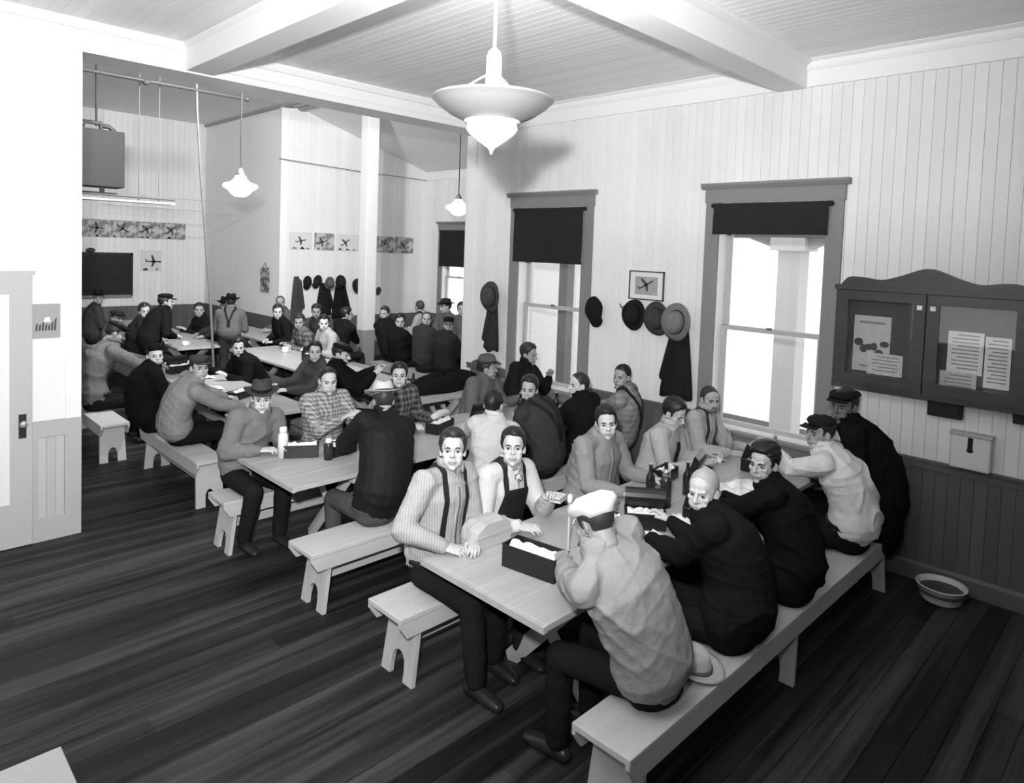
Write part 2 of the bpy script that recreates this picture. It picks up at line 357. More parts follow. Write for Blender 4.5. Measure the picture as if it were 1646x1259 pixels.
SKIN = lambda v: [mat('skin_%02d' % int(v * 100), v, .5, var=.05, vscale=40, spec=.35), mat('eye_white', .26, .3), mat('eye_dark', .015, .15), None, mat('lips_%02d' % int(v * 100), v * .62, .5)]
PEOPLE = []
def person(label, head, hip, face, look='cam', hands=None, lod=1, s=1., top=.3, topkind='shirt', pattern=None, top2=None, psize=.03, trousers=.03, hair='short', hairv=.02, hat=None, hatv=.03, hatv2=None, hattilt=0.,
           skin=.52, susp=None, bib=None, collar=True, curl=.7, sleeve=1., stand=False, slouch=.035, headroll=0., legs=(0, 0), build=1., long=0., feet=True, elbow=(.38, -.15), rough=.85, spread=.09, twist=0., fold=.010, tie=None, scarf=None, beard=False, shoev=.02, seat=.44, shrug=.015):
    build *= 1.07
    head = np.array(head, float); base = np.array((hip[0], hip[1], 0.)); H = head - base
    yaw = math.radians(face); f0 = np.array((math.cos(yaw), math.sin(yaw), 0)); UP = np.array((0, 0, 1.))
    ty = yaw + math.radians(twist); ft = np.array((math.cos(ty), math.sin(ty), 0))
    if isinstance(look, str): lk = np.array((CAM.x, CAM.y, CAM.z)) - head
    else: lk = np.array(look, float) - head
    lk = nrm(lk); M = frame(lk, UP) @ np.array(Matrix.Rotation(math.radians(headroll), 3, 'Y'))
    pz = (.90 * s if stand else seat + .10 * s); P = np.array((0, 0, pz))
    N_ = H + np.array((0, 0, -.140 + shrug)) * s - ft * .04 * s
    mid = (P + N_) / 2 - ft * slouch
    def sp(t): return (1 - t) ** 2 * P + 2 * t * (1 - t) * (mid * 2 - (P + N_) / 2) + t * t * N_
    sdir = nrm(N_ - mid); lat = nrm(np.cross(ft, sdir)); lat0 = nrm(np.cross(f0, UP)); fch = nrm(np.cross(sdir, lat)) * -1
    if fch @ ft < 0: fch = -fch
    ts = (0, .2, .4, .6, .78, .9, 1.); ra = [(.158, .125), (.158, .122), (.150, .115), (.168, .122), (.178, .120), (.140, .092), (.075, .068)]
    def torso(g, inf, t0=0):
        k = s * build; bl = {.2: .016, .4: .010}
        g.tube([sp(t) for t in ts if t >= t0], [(a * k + inf + (bl.get(t, 0) if inf > 0 else 0), b * k + inf + (bl.get(t, 0) if inf > 0 else 0)) for t, (a, b) in zip(ts, ra) if t >= t0], 18, lat=lat)
    sh = [N_ - sdir * .052 * s + sg * lat * .158 * s * build for sg in (-1, 1)]          # left shoulder is -lat (lat points to the figure's right)
    lat_r = lat
    wr = []; el = []
    for i, sg in enumerate((-1, 1)):
        tgt = None if hands is None else hands[i]
        if tgt is None: tgt = base + f0 * .36 + sg * lat * .12 + np.array((0, 0, .80 if not stand else 1.0))
        elif isinstance(tgt, str): tgt = base + f0 * .18 + sg * lat * .13 + np.array((0, 0, .62))
        W = np.array(tgt, float) - base
        eb = elbow[i] if hasattr(elbow[0], '__len__') else elbow
        E_, W = ik(sh[i], W, .29 * s, .265 * s, np.array((0, 0, -1.)) + sg * lat * eb[0] + ft * eb[1]); el.append(E_); wr.append(W)
    # legs
    hj = [P + sg * lat0 * .085 * s for sg in (-1, 1)]; kn = []; an = []
    for i, sg in enumerate((-1, 1)):
        if stand:
            K = hj[i] + np.array((0, 0, -.42 * s)) + f0 * .03 + sg * lat0 * .01; A = np.array((hj[i][0], hj[i][1], .085)) + sg * lat0 * .02 - f0 * .02
        else:
            q = math.radians(legs[i]); K = hj[i] + (f0 * math.cos(.12) + sg * lat0 * spread * 1.6) * .43 * s + np.array((0, 0, -.02 + (seat - .44) * -.5))
            A = np.array((K[0], K[1], .085)) - f0 * math.sin(q) * .36
        kn.append(K); an.append(A)
    vb = (.016, .022, .03)[lod]
    g = G(); torso(g, -.034); g.tube([N_ - sdir * .05, N_ + np.array((0, 0, .04)) + ft * .01], [.058 * s, .054 * s])
    for i in (0, 1):
        g.tube([sh[i], el[i]], [.050 * s, .040 * s], 10); g.tube([el[i], wr[i]], [.040 * s, .026 * s], 10)
        g.tube([hj[i] + UP * .01, kn[i]], [.066 * s, .048 * s], 10); g.tube([kn[i], an[i]], [.048 * s, .030 * s], 10); g.tube([an[i], an[i] + f0 * .08 + np.array((0, 0, -.045))], [.028 * s, .022 * s], 10)
    V, F = remesh(g, vb, 2); b = G(); b.add(V, F, 0)
    HV, HF, HM = head_template(lod)
    fs = np.array((1 + .05 * (RNG.rand() - .5), 1 + .05 * (RNG.rand() - .5), 1 + .07 * (RNG.rand() - .5)))
    HV = HV * fs * s
    nk = np.clip((-HV[:, 2] / s - .10) / .10, 0, 1) ** 1.2                                      # bend the neck into the collar
    W_ = HV @ M.T + H; tgtN = N_ + (HV * np.array((1, 1, 0))) @ frame(ft, UP).T * .9 + np.array((0, 0, 1.)) * (HV[:, 2] + (.140 - shrug) * s)[:, None] + ft * .035
    W_ = W_ * (1 - nk[:, None]) + tgtN * nk[:, None]
    n0 = b.n; b.v.append(W_); b.f += [tuple(i + n0 for i in f) for f in HF]; b.mi += HM; b.n += len(W_)
    for i, sg in enumerate((-1, 1)):
        cu = curl[i] if hasattr(curl, '__len__') else curl
        HV2, HF2 = hand_template(cu, lod); HV2 = HV2 * s * 1.0
        if i == 1: HV2 = HV2 * np.array((-1, 1, 1))
        fd = nrm(wr[i] - el[i]); fd2 = nrm(fd * np.array((1, 1, .55))) if fd[2] < 0 else fd
        dor = UP + sg * lat * .35 + (np.array((0, 0, 0)) if abs(fd2[2]) < .85 else ft)
        Mh = frame(fd2, dor); hv = HV2 @ Mh.T + wr[i]
        ff = [tuple(reversed(q)) for q in HF2] if i == 1 else HF2
        b.add(hv, ff, 0)
    sm = SKIN(skin); hm = mat('hair_%02d' % int(hairv * 100), hairv, .45, spec=.4, bump=.4, bscale=400, dist=.002); sm[3] = hm
    me = b.mesh('person'); root = linkmesh('person', me, sm, loc=base, smooth=True); tag(root, label, 'person')
    if len(PEOPLE) >= 0: root['group'] = 'men eating lunch in the hall'
    # clothing
    tm = mat('%s_%s_%d_%d' % (topkind, pattern or 'plain', int(top * 1000), int((top2 or 0) * 1000)), top, rough, var=.10, vscale=7, pattern=pattern, v2=top2, psize=psize, bump=.55, bscale=15, dist=.022, spec=.06 if topkind != 'leather jacket' else .16)
    inf = {'shirt': .019, 'sweater': .020, 'jacket': .026, 'leather jacket': .026, 'coat': .030, 'vest': .014}[topkind]
    vc = (.0095, .016, .026)[lod]
    g = G(); torso(g, inf, .15)
    if long: g.tube([P - np.array((0, 0, long)), P + UP * .08], [(.175 * s * build + inf, .14 * s * build + inf)] * 2, 16, lat=lat0)
    else: g.tube([P + UP * .055, sp(.3)], [(.150 * s * build + inf, .116 * s * build + inf), (.148 * s * build + inf, .115 * s * build + inf)], 16, lat=lat)
    for i, sg in enumerate((-1, 1)):
        g.tube([N_ - sdir * .035 + sg * lat * .04, sh[i]], [.052 * s + inf, .062 * s + inf], 12)
        w2 = el[i] + (wr[i] - el[i]) * (.93 if sleeve >= 1 else sleeve)
        g.tube([sh[i], (sh[i] + el[i]) / 2 + UP * 0, el[i]], [.062 * s + inf, .054 * s + inf, .046 * s + inf], 12)
        if sleeve > 0: g.tube([el[i], (el[i] + w2) / 2, w2], [.046 * s + inf, .042 * s + inf, .036 * s + inf * .4], 12)
    V, F = remesh(g, vc, 2); V = folds(V, F, fold * (1.2 if lod == 0 else 1), 24, seed=len(PEOPLE) * 7 + 1)
    g2 = G(); g2.add(V, F); nm = {'leather jacket': 'jacket'}.get(topkind, topkind)
    linkmesh(nm, g2.mesh(nm), tm, root, smooth=True)
    g = G(); g.tube([P + UP * .10, P + UP * .03, P], [(.156 * s * build + .008, .122 * s * build + .008), (.160 * s * build + .006, .125 * s * build + .006), (.158 * s * build, .118 * s * build)], 16, lat=lat0)
    for i in (0, 1):
        g.tube([hj[i], kn[i]], [.094 * s, .072 * s], 12); g.tube([kn[i], an[i] + UP * .02], [.074 * s, .060 * s], 12)
    V, F = remesh(g, vc, 3); V = folds(V, F, .006, 22, seed=len(PEOPLE) * 5 + 3)
    trm = mat('trousers_%d' % int(trousers * 1000), trousers, .9, var=.15, vscale=8, bump=.5, bscale=14, dist=.02, spec=.04)
    g2 = G(); g2.add(V, F); linkmesh('trousers', g2.mesh('trousers'), trm, root, smooth=True)
    if lod < 2 and topkind == 'shirt' and not bib:
        g = G(); g.tube([P + UP * .075, P + UP * .108], [(.158 * s * build + .020, .124 * s * build + .020)] * 2, 28, lat=lat0, caps=False); linkmesh('belt', g.mesh('belt', True), mat('belt_leather', .015, .4), root, smooth=True)
    if feet:
        sm_ = mat('shoe_leather_%d' % int(shoev * 1000), shoev, .28, var=.2, vscale=30)
        for i in (0, 1):
            a = an[i]; g = G(); z0 = .0
            g.tube([(a[0], a[1], .045) - f0 * .045, (a[0], a[1], .05), (a[0], a[1], .042) + f0 * .10, (a[0], a[1], .032) + f0 * .175], [(.040, .036), (.040, .045), (.046, .034), (.038, .026)], 12, lat=lat0)
            g.tube([(a[0], a[1], .05), (a[0], a[1], .11)], [.044, .042], 12)
            V = g.verts(); V[:, 2] = np.maximum(V[:, 2], .004); g.v = [V]; linkmesh('shoe', g.mesh('shoe', True), sm_, root, smooth=True)
    if collar and topkind in ('shirt', 'jacket', 'leather jacket', 'coat') and lod < 2:
        g = G(); n = 22; rr = .070 * s; cx = N_ + UP * .050 * s + ft * .022; V = []
        for layer, (r_, z_) in enumerate(((rr * .98, .040), (rr * 1.12, .036), (rr * 1.30, -.004), (rr * 1.02, -.006))):
            for k in range(n):
                a = math.radians(18 + 324 * k / (n - 1)); dx = -math.cos(a); fr = max(0, -dx); frw = max(0, math.cos(a))
                V.append(cx + ft * (math.cos(a) * r_) + lat * (math.sin(a) * r_) + UP * (z_ * s - frw ** 2 * .040 * s))
        F = [(l * n + k, l * n + k + 1, (l + 1) % 4 * n + k + 1, (l + 1) % 4 * n + k) for l in range(4) for k in range(n - 1)] + [(0, n, 2 * n, 3 * n), (n - 1, 4 * n - 1, 3 * n - 1, 2 * n - 1)]
        g.add(V, F); linkmesh('collar', g.mesh('collar', True), tm, root, smooth=True)
    cch = sp(.62); gt = G(); torso(gt, inf)
    for sg in (-1, 1): gt.tube([N_ - sdir * .035 + sg * lat * .04, sh[0 if sg < 0 else 1]], [.052 * s + inf, .062 * s + inf], 12)
    if susp or bib or tie:
        bv = BVHTree.FromPolygons([Vector(v) for v in gt.verts()], gt.f)
    if susp:
        smm = mat('strap_%d' % int(susp * 1000), susp, .7)
        for sg in (-1, 1):
            ths = [math.radians(a) for a in range(-58, 236, 7)]; n = len(ths)
            cen = [sg * (.085 if a < math.radians(110) else .085 - .075 * min(1, (a - math.radians(110)) / 1.6)) for a in ths]
            V, F = ray_strip(bv, cch, lat, fch, sdir, [c_ - .016 for c_ in cen], [c_ + .016 for c_ in cen], ths, .010)
            g = G(); g.add(V, F); linkmesh('suspender', g.mesh('suspender', True), smm, root, smooth=False)
    if bib:
        bm_ = mat('denim_%d' % int(bib * 1000), bib, .85, var=.15, vscale=20); ths = [math.radians(a) for a in range(-56, 44, 6)]; n = len(ths)
        V, F = ray_strip(bv, cch, lat, fch, sdir, [-.135 + .035 * i / n for i in range(n)], [.135 - .035 * i / n for i in range(n)], ths, .016, nx=8)
        g = G(); g.add(V, F); linkmesh('bib', g.mesh('bib', True), bm_, root, smooth=True)
    if tie:
        ths = [math.radians(a) for a in range(-50, 48, 6)]; V, F = ray_strip(bv, cch, lat, fch, sdir, -.03, .03, ths, .012, nx=3)
        g = G(); g.add(V, F); linkmesh('shirt_front', g.mesh('shirt_front', True), mat('shirtfront_%d' % int(tie * 1000), tie, .8), root, smooth=True)
    if scarf:
        g = G(); pts = [N_ + UP * .02 + ft * (.01 + math.cos(a) * .066) + lat * math.sin(a) * .066 - UP * .02 * math.cos(a) for a in np.linspace(-2.9, 2.9, 22)]
        g.tube(pts, [.017] * 22, 8); g.tube([N_ + ft * .075 - UP * .005, N_ + ft * .10 - UP * .05], [.016, .028], 8); linkmesh('neckerchief', g.mesh('neckerchief', True), mat('scarf', scarf, .8, pattern='speckle', v2=.1, psize=.02), root, smooth=True)
    if lod == 0 and topkind == 'shirt' and not tie:
        if not (susp or bib): bv = BVHTree.FromPolygons([Vector(v) for v in gt.verts()], gt.f)
        V, F = ray_strip(bv, cch, lat, fch, sdir, -.015, .015, [math.radians(a) for a in range(-52, 60, 6)], .008, nx=2)
        g = G(); g.add(V, F); linkmesh('button_placket', g.mesh('placket', True), tm, root, smooth=True)
    if hair:
        g = hair_mesh(hair, M, H, lod, s, len(PEOPLE)); linkmesh('hair', g.mesh('hair', True), hm, root, smooth=True)
    if beard:
        g = G(); g.ell((0, .052, -.088), (.040, .040, .028)); g.tube([(-.022, .094, -.053), (0, .100, -.050), (.022, .094, -.053)], [.005, .007, .005], 8); g2 = G(); g2.add((g.verts() * s) @ M.T + H, g.f); linkmesh('beard', g2.mesh('beard', True), mat('beard', .10, .8), root, smooth=True)
    if hat:
        hp = hat_mesh(hat, M, H, lod, s, math.radians(hattilt)); main = None
        hmat = mat('felt_%d' % int(hatv * 1000), hatv, .85, var=.08, vscale=20); hm2 = mat('felt_%d' % int((hatv2 if hatv2 is not None else hatv * .35) * 1000), hatv2 if hatv2 is not None else hatv * .35, .8)
        for k_, g in hp.items():
            o = linkmesh(k_, g.mesh(k_, True), hm2 if k_ in ('hat_band',) else hmat, root if main is None else main, smooth=True)
            if main is None: main = o
    PEOPLE.append(root); return root

# ------------------------------------------------------------ the hall: planes
XW, YP, ZC = 6.08, 6.5, 4.24          # window wall, partition line, front ceiling
WH = .955                             # height of the dark dado
paint = mat('white_paint', .74, .55, var=.03, vscale=1.2)
board_w = mat('white_beadboard', .74, .55, var=.03, vscale=2, rand=.035)
dado = mat('grey_dado', .11, .5, var=.10, vscale=3, stretch=(1, 1, .2), rand=.10)
dado_left = dado
casing = mat('window_casing', .21, .5, var=.05, vscale=5, stretch=(1, 1, .2))
trimw = mat('white_trim', .78, .5)
ceil_m = mat('ceiling_beadboard', .80, .6, var=.02, vscale=2, rand=.04)
dark_gap = mat('floor_base', .10, .9)  # plain grey base under the floor boards
def struct(g, name, m, parent=None, **k):
    o = g.build(name, m, parent, **k)
    if parent is None: o['kind'] = 'structure'
    return o
def shared_board(cache, key, fn):
    if key not in cache: cache[key] = fn()
    return cache[key]
BC = {}
def board(parent, name, m, size, loc, groove=.0026, depth=.012, axis='z', key=None):
    """one tongue-and-groove board; size=(w, l); bevelled long edges; runs along `axis`"""
    w_, l_ = size; k = (round(w_, 3), round(l_, 3), axis, key or m.name)
    if k not in BC:
        g = G(); h = w_ / 2 - .0008; b = groove
        prof = [(-h, -depth), (-h, -b * .9), (-h + b, 0), (h - b, 0), (h, -b * .9), (h, -depth)]
        # key gives the facing: profile (a, out)
        V = []
        for e in (0, l_):
            for a, o_ in prof:
                V.append({'wallX': (-o_, a, e), 'wallY': (a, -o_, e), 'wallXp': (o_, a, e), 'floor': (e, a, o_), 'ceil': (a, e, -o_)}[key])
        n = 6; F = [tuple(range(n)), tuple(range(2 * n - 1, n - 1, -1))] + [(i, n + i, n + (i + 1) % n, (i + 1) % n) for i in range(n)]
        g.add(V, F); me = g.mesh(name, True); me.materials.append(m); BC[k] = me
    o = bpy.data.objects.new(name, BC[k]); COL.objects.link(o); o.location = loc; o.parent = parent; return o

# ---- floor: boards run towards the window wall
fl = G().box(-3.2, 10.2, -2.2, 17.1, -.12, -.012)
floor = struct(fl, 'floor', dark_gap)
fm = mat('floor_boards', .024, .5, var=1.5, vscale=2.4, stretch=(.16, 3.2, 1), rand=.5, bump=.35, bscale=14, dist=.004, spec=.16)
y = .25; rr = random.Random(3)
BWf = .133
while y < 7.2:
    x = -1.2 - rr.random() * 2.5
    while x < XW:
        l = rr.choice((2.4, 3.0, 3.6, 4.2)); e = min(x + l, XW - .01)
        if e - x > .2 and e > .1: board(floor, 'floor_board', fm, (BWf, round(e - x, 1)), (x, y + BWf / 2, 0), key='floor', groove=.004)
        x = x + round(e - x, 1) if e - x > .2 else XW
    y += BWf
g = G(); yy = y
while yy < 16.9:
    g.box(-1, 10, yy + .002, yy + BWf - .002, -.012, 0); yy += BWf
struct(g, 'far_floor_boards', fm, floor)['kind'] = 'stuff'
g = G(); yy = -2.2
while yy < .24:
    g.box(-3, XW - .01, yy + .002, yy + .12, -.012, 0); yy += .122
struct(g, 'near_floor_boards', fm, floor)['kind'] = 'stuff'

# ---- window wall
def wall_boards(parent, X, ys, spans, m, bw, key='wallX'):
    pass
WIN = {'window_1': (4.93, 5.97, .86, 3.02), 'window_2': (2.25, 3.27, .86, 3.02)}
g = G()
edges = sorted({-2.2, 6.87} | {v for q in WIN.values() for v in q[:2]})
for a, b in zip(edges, edges[1:]):
    win = [q for q in WIN.values() if abs(q[0] - a) < 1e-6 and abs(q[1] - b) < 1e-6]
    if win: g.box(XW + .012, XW + .24, a, b, 0, win[0][2]); g.box(XW + .012, XW + .24, a, b, win[0][3], ZC + .1)
    else: g.box(XW + .012, XW + .24, a, b, 0, ZC + .1)
wall_right = struct(g, 'wall_right', paint)
BW = .086
yb = .30
while yb < 6.86:
    c = yb + BW / 2; hit = [q for q in WIN.values() if q[0] - .03 < c < q[1] + .03]
    lo = [(.14, WH - .05)]; hi = [(WH, 4.02)]
    if hit: q = hit[0]; lo = [(.14, q[2] - .02)]; hi = [(q[3], 4.02)]
    for z0, z1 in lo: board(wall_right, 'dado_board', dado, (BW, z1 - z0), (XW, c, z0), key='wallX')
    for z0, z1 in hi: board(wall_right, 'wall_board', board_w, (BW, z1 - z0), (XW, c, z0), key='wallX')
    yb += BW
def railY(name, prof, segs, m, parent=None):
    g = G()
    for a, b in segs: g.prism(prof, 'y', a, b)
    return struct(g, name, m, parent)
segs = [(-2.1, 2.14), (3.40, 4.80), (6.10, 6.86)]
railY('dado_rail', [(XW + .001, WH - .06), (XW - .018, WH - .06), (XW - .018, WH - .01), (XW - .032, WH - .006), (XW - .032, WH + .012), (XW + .001, WH + .016)], segs, dado, wall_right)
railY('baseboard_right', [(XW + .001, 0.001), (XW - .022, 0.001), (XW - .022, .12), (XW - .010, .145), (XW + .001, .145)], [(-2.1, 6.86)], dado)
g = G(); g.box(XW - .012, XW + .03, 6.80, 6.93, 0, 3.99); struct(g, 'trim_wall_end', trimw)
g = G(); g.prism([(XW + .001, 4.01), (XW - .022, 4.01), (XW - .022, 4.15), (XW + .001, 4.15)], 'y', -2.1, 6.86)
g.prism([(XW + .001, 4.15), (XW - .03, 4.15), (XW - .045, 4.18), (XW - .055, 4.215), (XW - .09, 4.235), (XW - .09, ZC + .002), (XW + .001, ZC + .002)], 'y', -2.1, 6.86)
struct(g, 'trim_cornice', trimw)
glass = bpy.data.materials.new('window_glass'); glass.use_nodes = True
nt = glass.node_tree; nt.nodes.clear(); out = nt.nodes.new('ShaderNodeOutputMaterial'); mx = nt.nodes.new('ShaderNodeMixShader'); tr = nt.nodes.new('ShaderNodeBsdfTransparent'); gl = nt.nodes.new('ShaderNodeBsdfGlossy'); gl.inputs['Roughness'].default_value = .02
lw = nt.nodes.new('ShaderNodeLayerWeight'); lw.inputs[0].default_value = .5; pw = nt.nodes.new('ShaderNodeMath'); pw.operation = 'POWER'; pw.inputs[1].default_value = 4; nt.links.new(lw.outputs['Facing'], pw.inputs[0]); fr = nt.nodes.new('ShaderNodeMath'); fr.operation = 'MULTIPLY_ADD'; fr.inputs[1].default_value = .7; fr.inputs[2].default_value = .04; nt.links.new(pw.outputs[0], fr.inputs[0])
nt.links.new(fr.outputs[0], mx.inputs[0]); nt.links.new(tr.outputs[0], mx.inputs[1]); nt.links.new(gl.outputs[0], mx.inputs[2]); nt.links.new(mx.outputs[0], out.inputs[0])
blindm = mat('blind_cloth', .022, .8, var=.12, vscale=6, stretch=(1, 1, 3))
sashm = mat('window_sash', .42, .5)
def window(name, X, y0, y1, z0, z1, blind_z, cw=.13, meet=1.82):
    g = G(); t = .03
    for a, b in ((y0 - cw, y0 + .01), (y1 - .01, y1 + cw)): g.box(X - t, X + .001, a, b, z0 - .04, z1 + .01)
    g.box(X - t - .005, X + .001, y0 - cw - .01, y1 + cw + .01, z1, z1 + .13)
    g.prism([(X + .001, z1 + .13), (X - .05, z1 + .13), (X - .075, z1 + .165), (X - .075, z1 + .185), (X + .001, z1 + .185)], 'y', y0 - cw - .045, y1 + cw + .045)
    g.box(X - .07, X + .001, y0 - cw - .03, y1 + cw + .03, z0 - .03, z0)           # sill
    g.box(X - .025, X + .001, y0 - cw, y1 + cw, z0 - .12, z0 - .03)
    wn = struct(g, name, casing)
    g = G(); d0, d1 = X + .0, X + .20
    g.box(d0, d1, y0 - .001, y0 + .02, z0, z1); g.box(d0, d1, y1 - .02, y1 + .001, z0, z1); g.box(d0, d1, y0, y1, z1 - .02, z1 + .001); g.box(d0, d1, y0, y1, z0 - .001, z0 + .02)
    struct(g, 'window_reveal', trimw, wn)
    for nm, za, zb, xd in (('upper_sash', meet - .02, z1 - .02, X + .14), ('lower_sash', z0 + .02, meet + .02, X + .10)):
        g = G(); r_ = .05
        g.box(xd, xd + .035, y0 + .02, y0 + .02 + r_, za, zb); g.box(xd, xd + .035, y1 - .02 - r_, y1 - .02, za, zb)
        g.box(xd - .004, xd + .035, y0 + .02, y1 - .02, za, za + .04); g.box(xd - .004, xd + .035, y0 + .02, y1 - .02, zb - .04, zb)
        s_ = struct(g, nm, sashm, wn)
        struct(G().box(xd + .016, xd + .019, y0 + .06, y1 - .06, za + .03, zb - .03), 'pane', glass, s_)
    g = G(); g.box(X + .085, X + .10, (y0 + y1) / 2 - .025, (y0 + y1) / 2 + .025, meet + .015, meet + .035); struct(g, 'sash_lock', mat('brass', .2, .3, metal=.8), wn)
    t = thing('roller_blind', None, 'blind', (X, (y0 + y1) / 2, z1)); hw = (y1 - y0) / 2 + .04
    g = G(); g.tube([(-.055, -hw, -.03), (-.055, hw, -.03)], [.022, .022], 12); g.build('roller', blindm, t, smooth=True)
    g = G(); n = 12
    V = [(-.075 + .003 * math.sin(i * 1.7 + k), -hw + .015 + (2 * hw - .03) * i / n, -.03 + (blind_z - z1 + .03) * k / 4) for k in range(5) for i in range(n + 1)]
    V += [(x + .003, y_, z) for x, y_, z in V]; q = (n + 1) * 5
    F = [(k * (n + 1) + i, k * (n + 1) + i + 1, (k + 1) * (n + 1) + i + 1, (k + 1) * (n + 1) + i) for k in range(4) for i in range(n)]; F += [tuple(q + j for j in reversed(f)) for f in F]
    F += [(i, i + 1, q + i + 1, q + i) for i in range(n)]
    g.add(V, F); g.build('blind_cloth', blindm, t)
    g = G(); g.box(-.082, -.066, -hw + .015, hw - .015, blind_z - z1 - .012, blind_z - z1 + .014); g.build('hem_bar', blindm, t)
    return wn, t
_, t = window('window_1', XW, 4.93, 5.97, .86, 3.02, 2.37); tag(t, 'long dark roller blind half down over the window at the middle of the wall')
_, t = window('window_2', XW, 2.25, 3.27, .86, 3.02, 2.73); tag(t, 'short dark roller blind on the big window beside the notice cabinet')
_, t = window('window_3', 10.0, 11.25, 12.28, .86, 2.90, 2.08); tag(t, 'small-looking dark roller blind on the far back room window')

# porch outside
porch = mat('porch_paint', .60, .6)
for nm, yc, lab in (('porch_column', 3.33, 'pale porch column seen through the window beside the notice cabinet'), ('porch_column', 5.95, 'darker slim porch column seen through the middle window')):
    t = thing(nm, lab, 'column', (8.0 if yc < 5 else 7.0, yc, 0)); porch = mat('porch_paint', .60, .6) if yc < 5 else mat('porch_shaded', .16, .6)  # slim column: same porch paint, its shade put into a darker colour
    if yc > 5: t.scale = (.55, .55, 1)
    g = G(); g.box(-.13, .13, -.13, .13, 0, 2.6); g.build('shaft', porch, t)
    g = G(); g.box(-.2, .2, -.2, .2, 2.6, 2.75); g.prism([(-.13, 2.6), (-.55, 2.75), (.55, 2.75), (.13, 2.6)], 'x', -.08, .08); g.build('capital', porch, t)
g = G().box(7.8, 8.2, -3, 6.6, 2.75, 3.05); tag(g.build('porch_beam', porch), 'horizontal porch beam outside carried by the pale columns', 'beam')
g = G().box(6.4, 30, -20, 30, -.5, -.3); struct(g, 'ground_outside', mat('bright_ground', .6, .9))

# ---- front ceiling and its beams
g = G(); g.box(-3.2, XW + .3, -2.2, 6.87, ZC + .012, ZC + .1); ceiling = struct(g, 'ceiling', paint)
x = -.6
while x < XW - .05:
    for y0, y1 in ((-.5, 2.5), (2.7, 6.5)): board(ceiling, 'ceiling_board', ceil_m, (.088, y1 - y0), (x, y0, ZC), key='ceil', groove=.0014)
    x += .088
g = G(); g.box(-3.1, -.65, -2.1, 6.6, ZC, ZC + .011); g.box(-.65, XW, -2.1, -.5, ZC, ZC + .011); struct(g, 'ceiling_boards_beyond_the_frame', ceil_m, ceiling)['kind'] = 'stuff'
def beam(name, prof, axis, a0, a1): g = G(); g.prism(prof, axis, a0, a1); return struct(g, name, trimw)
b0, b1 = 2.27, 2.51
beam('trim_beam', [(b0 - .03, ZC + .01), (b0 - .03, ZC - .02), (b0, ZC - .05), (b0, 4.0), (b1, 4.0), (b1, ZC - .05), (b1 + .03, ZC - .02), (b1 + .03, ZC + .01)], 'y', -2.1, YP + .02)
b0, b1 = 2.49, 2.74
beam('trim_beam', [(b0 - .05, ZC + .01), (b0 - .05, ZC - .02), (b0 - .02, ZC - .04), (b0, ZC - .055), (b0, 4.0), (b1, 4.0), (b1, ZC - .05), (b1 + .03, ZC - .02), (b1 + .03, ZC + .01)], 'x', -3.0, XW - .02)
g = G(); g.prism([(YP, 3.985), (YP + .37, 3.985), (YP + .37, 5.3), (YP, 5.3)], 'x', 1.47, XW + .05)
g.prism([(YP + .001, ZC - .075), (YP - .02, ZC - .07), (YP - .045, ZC - .02), (YP - .045, ZC + .01), (YP + .001, ZC + .01)], 'x', -3.0, XW)
g.prism([(YP + .001, 3.985), (YP - .018, 3.985), (YP - .018, 4.05), (YP + .001, 4.06)], 'x', 1.47, XW)
struct(g, 'trim_partition_beam', trimw)

# ---- left partition, door
g = G(); g.box(-3.2, 1.47, YP, YP + .37, 0, 5.3); wall_part = struct(g, 'wall_back_left', paint)
g = G(); g.box(1.13, 1.47, YP - .006, YP + .001, .12, WH + .03); struct(g, 'dado_panel_ground', mat('lit_dado', .42, .5), wall_part)  # same dado paint as the window wall, lightened in colour for the flash
pd = mat('lit_dado_boards', .46, .5, rand=.05); pdf = mat('lit_dado', .42, .5)  # flash brightness is put into these lighter dado tones
for i in range(3): board(wall_part, 'dado_board', pd, (.062, .66), (1.165 + .031 + i * .062, YP - .012, .19), key='wallY')
g = G(); g.box(1.13, 1.165, YP - .024, YP, 0, WH + .03); g.box(1.351, 1.47, YP - .024, YP, 0, WH + .03); g.box(1.165, 1.351, YP - .024, YP, WH - .10, WH + .03); g.box(1.165, 1.351, YP - .024, YP, .0, .19); struct(g, 'panel_frame', pdf, wall_part)
g = G(); g.box(1.36, 1.47, YP - .012, YP + .38, WH + .03, 3.985); struct(g, 'trim_1', trimw)
dm = mat('door_paint', .44, .5)
g = G(); dx0, dx1 = .05, 1.125
g.box(.98, dx1, YP - .045, YP - .005, .01, 2.17); g.box(dx0, dx0 + .14, YP - .045, YP - .005, .01, 2.17); g.box(dx0 + .14, .98, YP - .045, YP - .005, 2.02, 2.17); g.box(dx0 + .14, .98, YP - .045, YP - .005, .01, .36)
door = struct(g, 'door_1', dm)
struct(G().box(dx0 + .14, .98, YP - .032, YP - .02, .36, 2.02), 'door_panel', mat('door_panel_white', .72, .4), door)
g = G(); g.box(1.035, 1.085, YP - .055, YP - .044, .88, 1.07); struct(g, 'lock_plate', mat('dark_metal', .06, .35, metal=.7), door)
g = G(); g.tube([(1.06, YP - .055, 1.0), (1.06, YP - .085, 1.0)], [.010, .010], 10); g.ell((1.06, YP - .10, 1.0), (.027, .018, .027)); struct(g, 'door_knob', mat('knob', .5, .3, metal=.6), door, smooth=True)
g = G(); g.box(-1.2, 0.05, YP - .02, YP, 0, 2.3); g.box(.03, 1.15, YP - .012, YP, 2.17, 2.2); struct(g, 'trim_2', pdf)

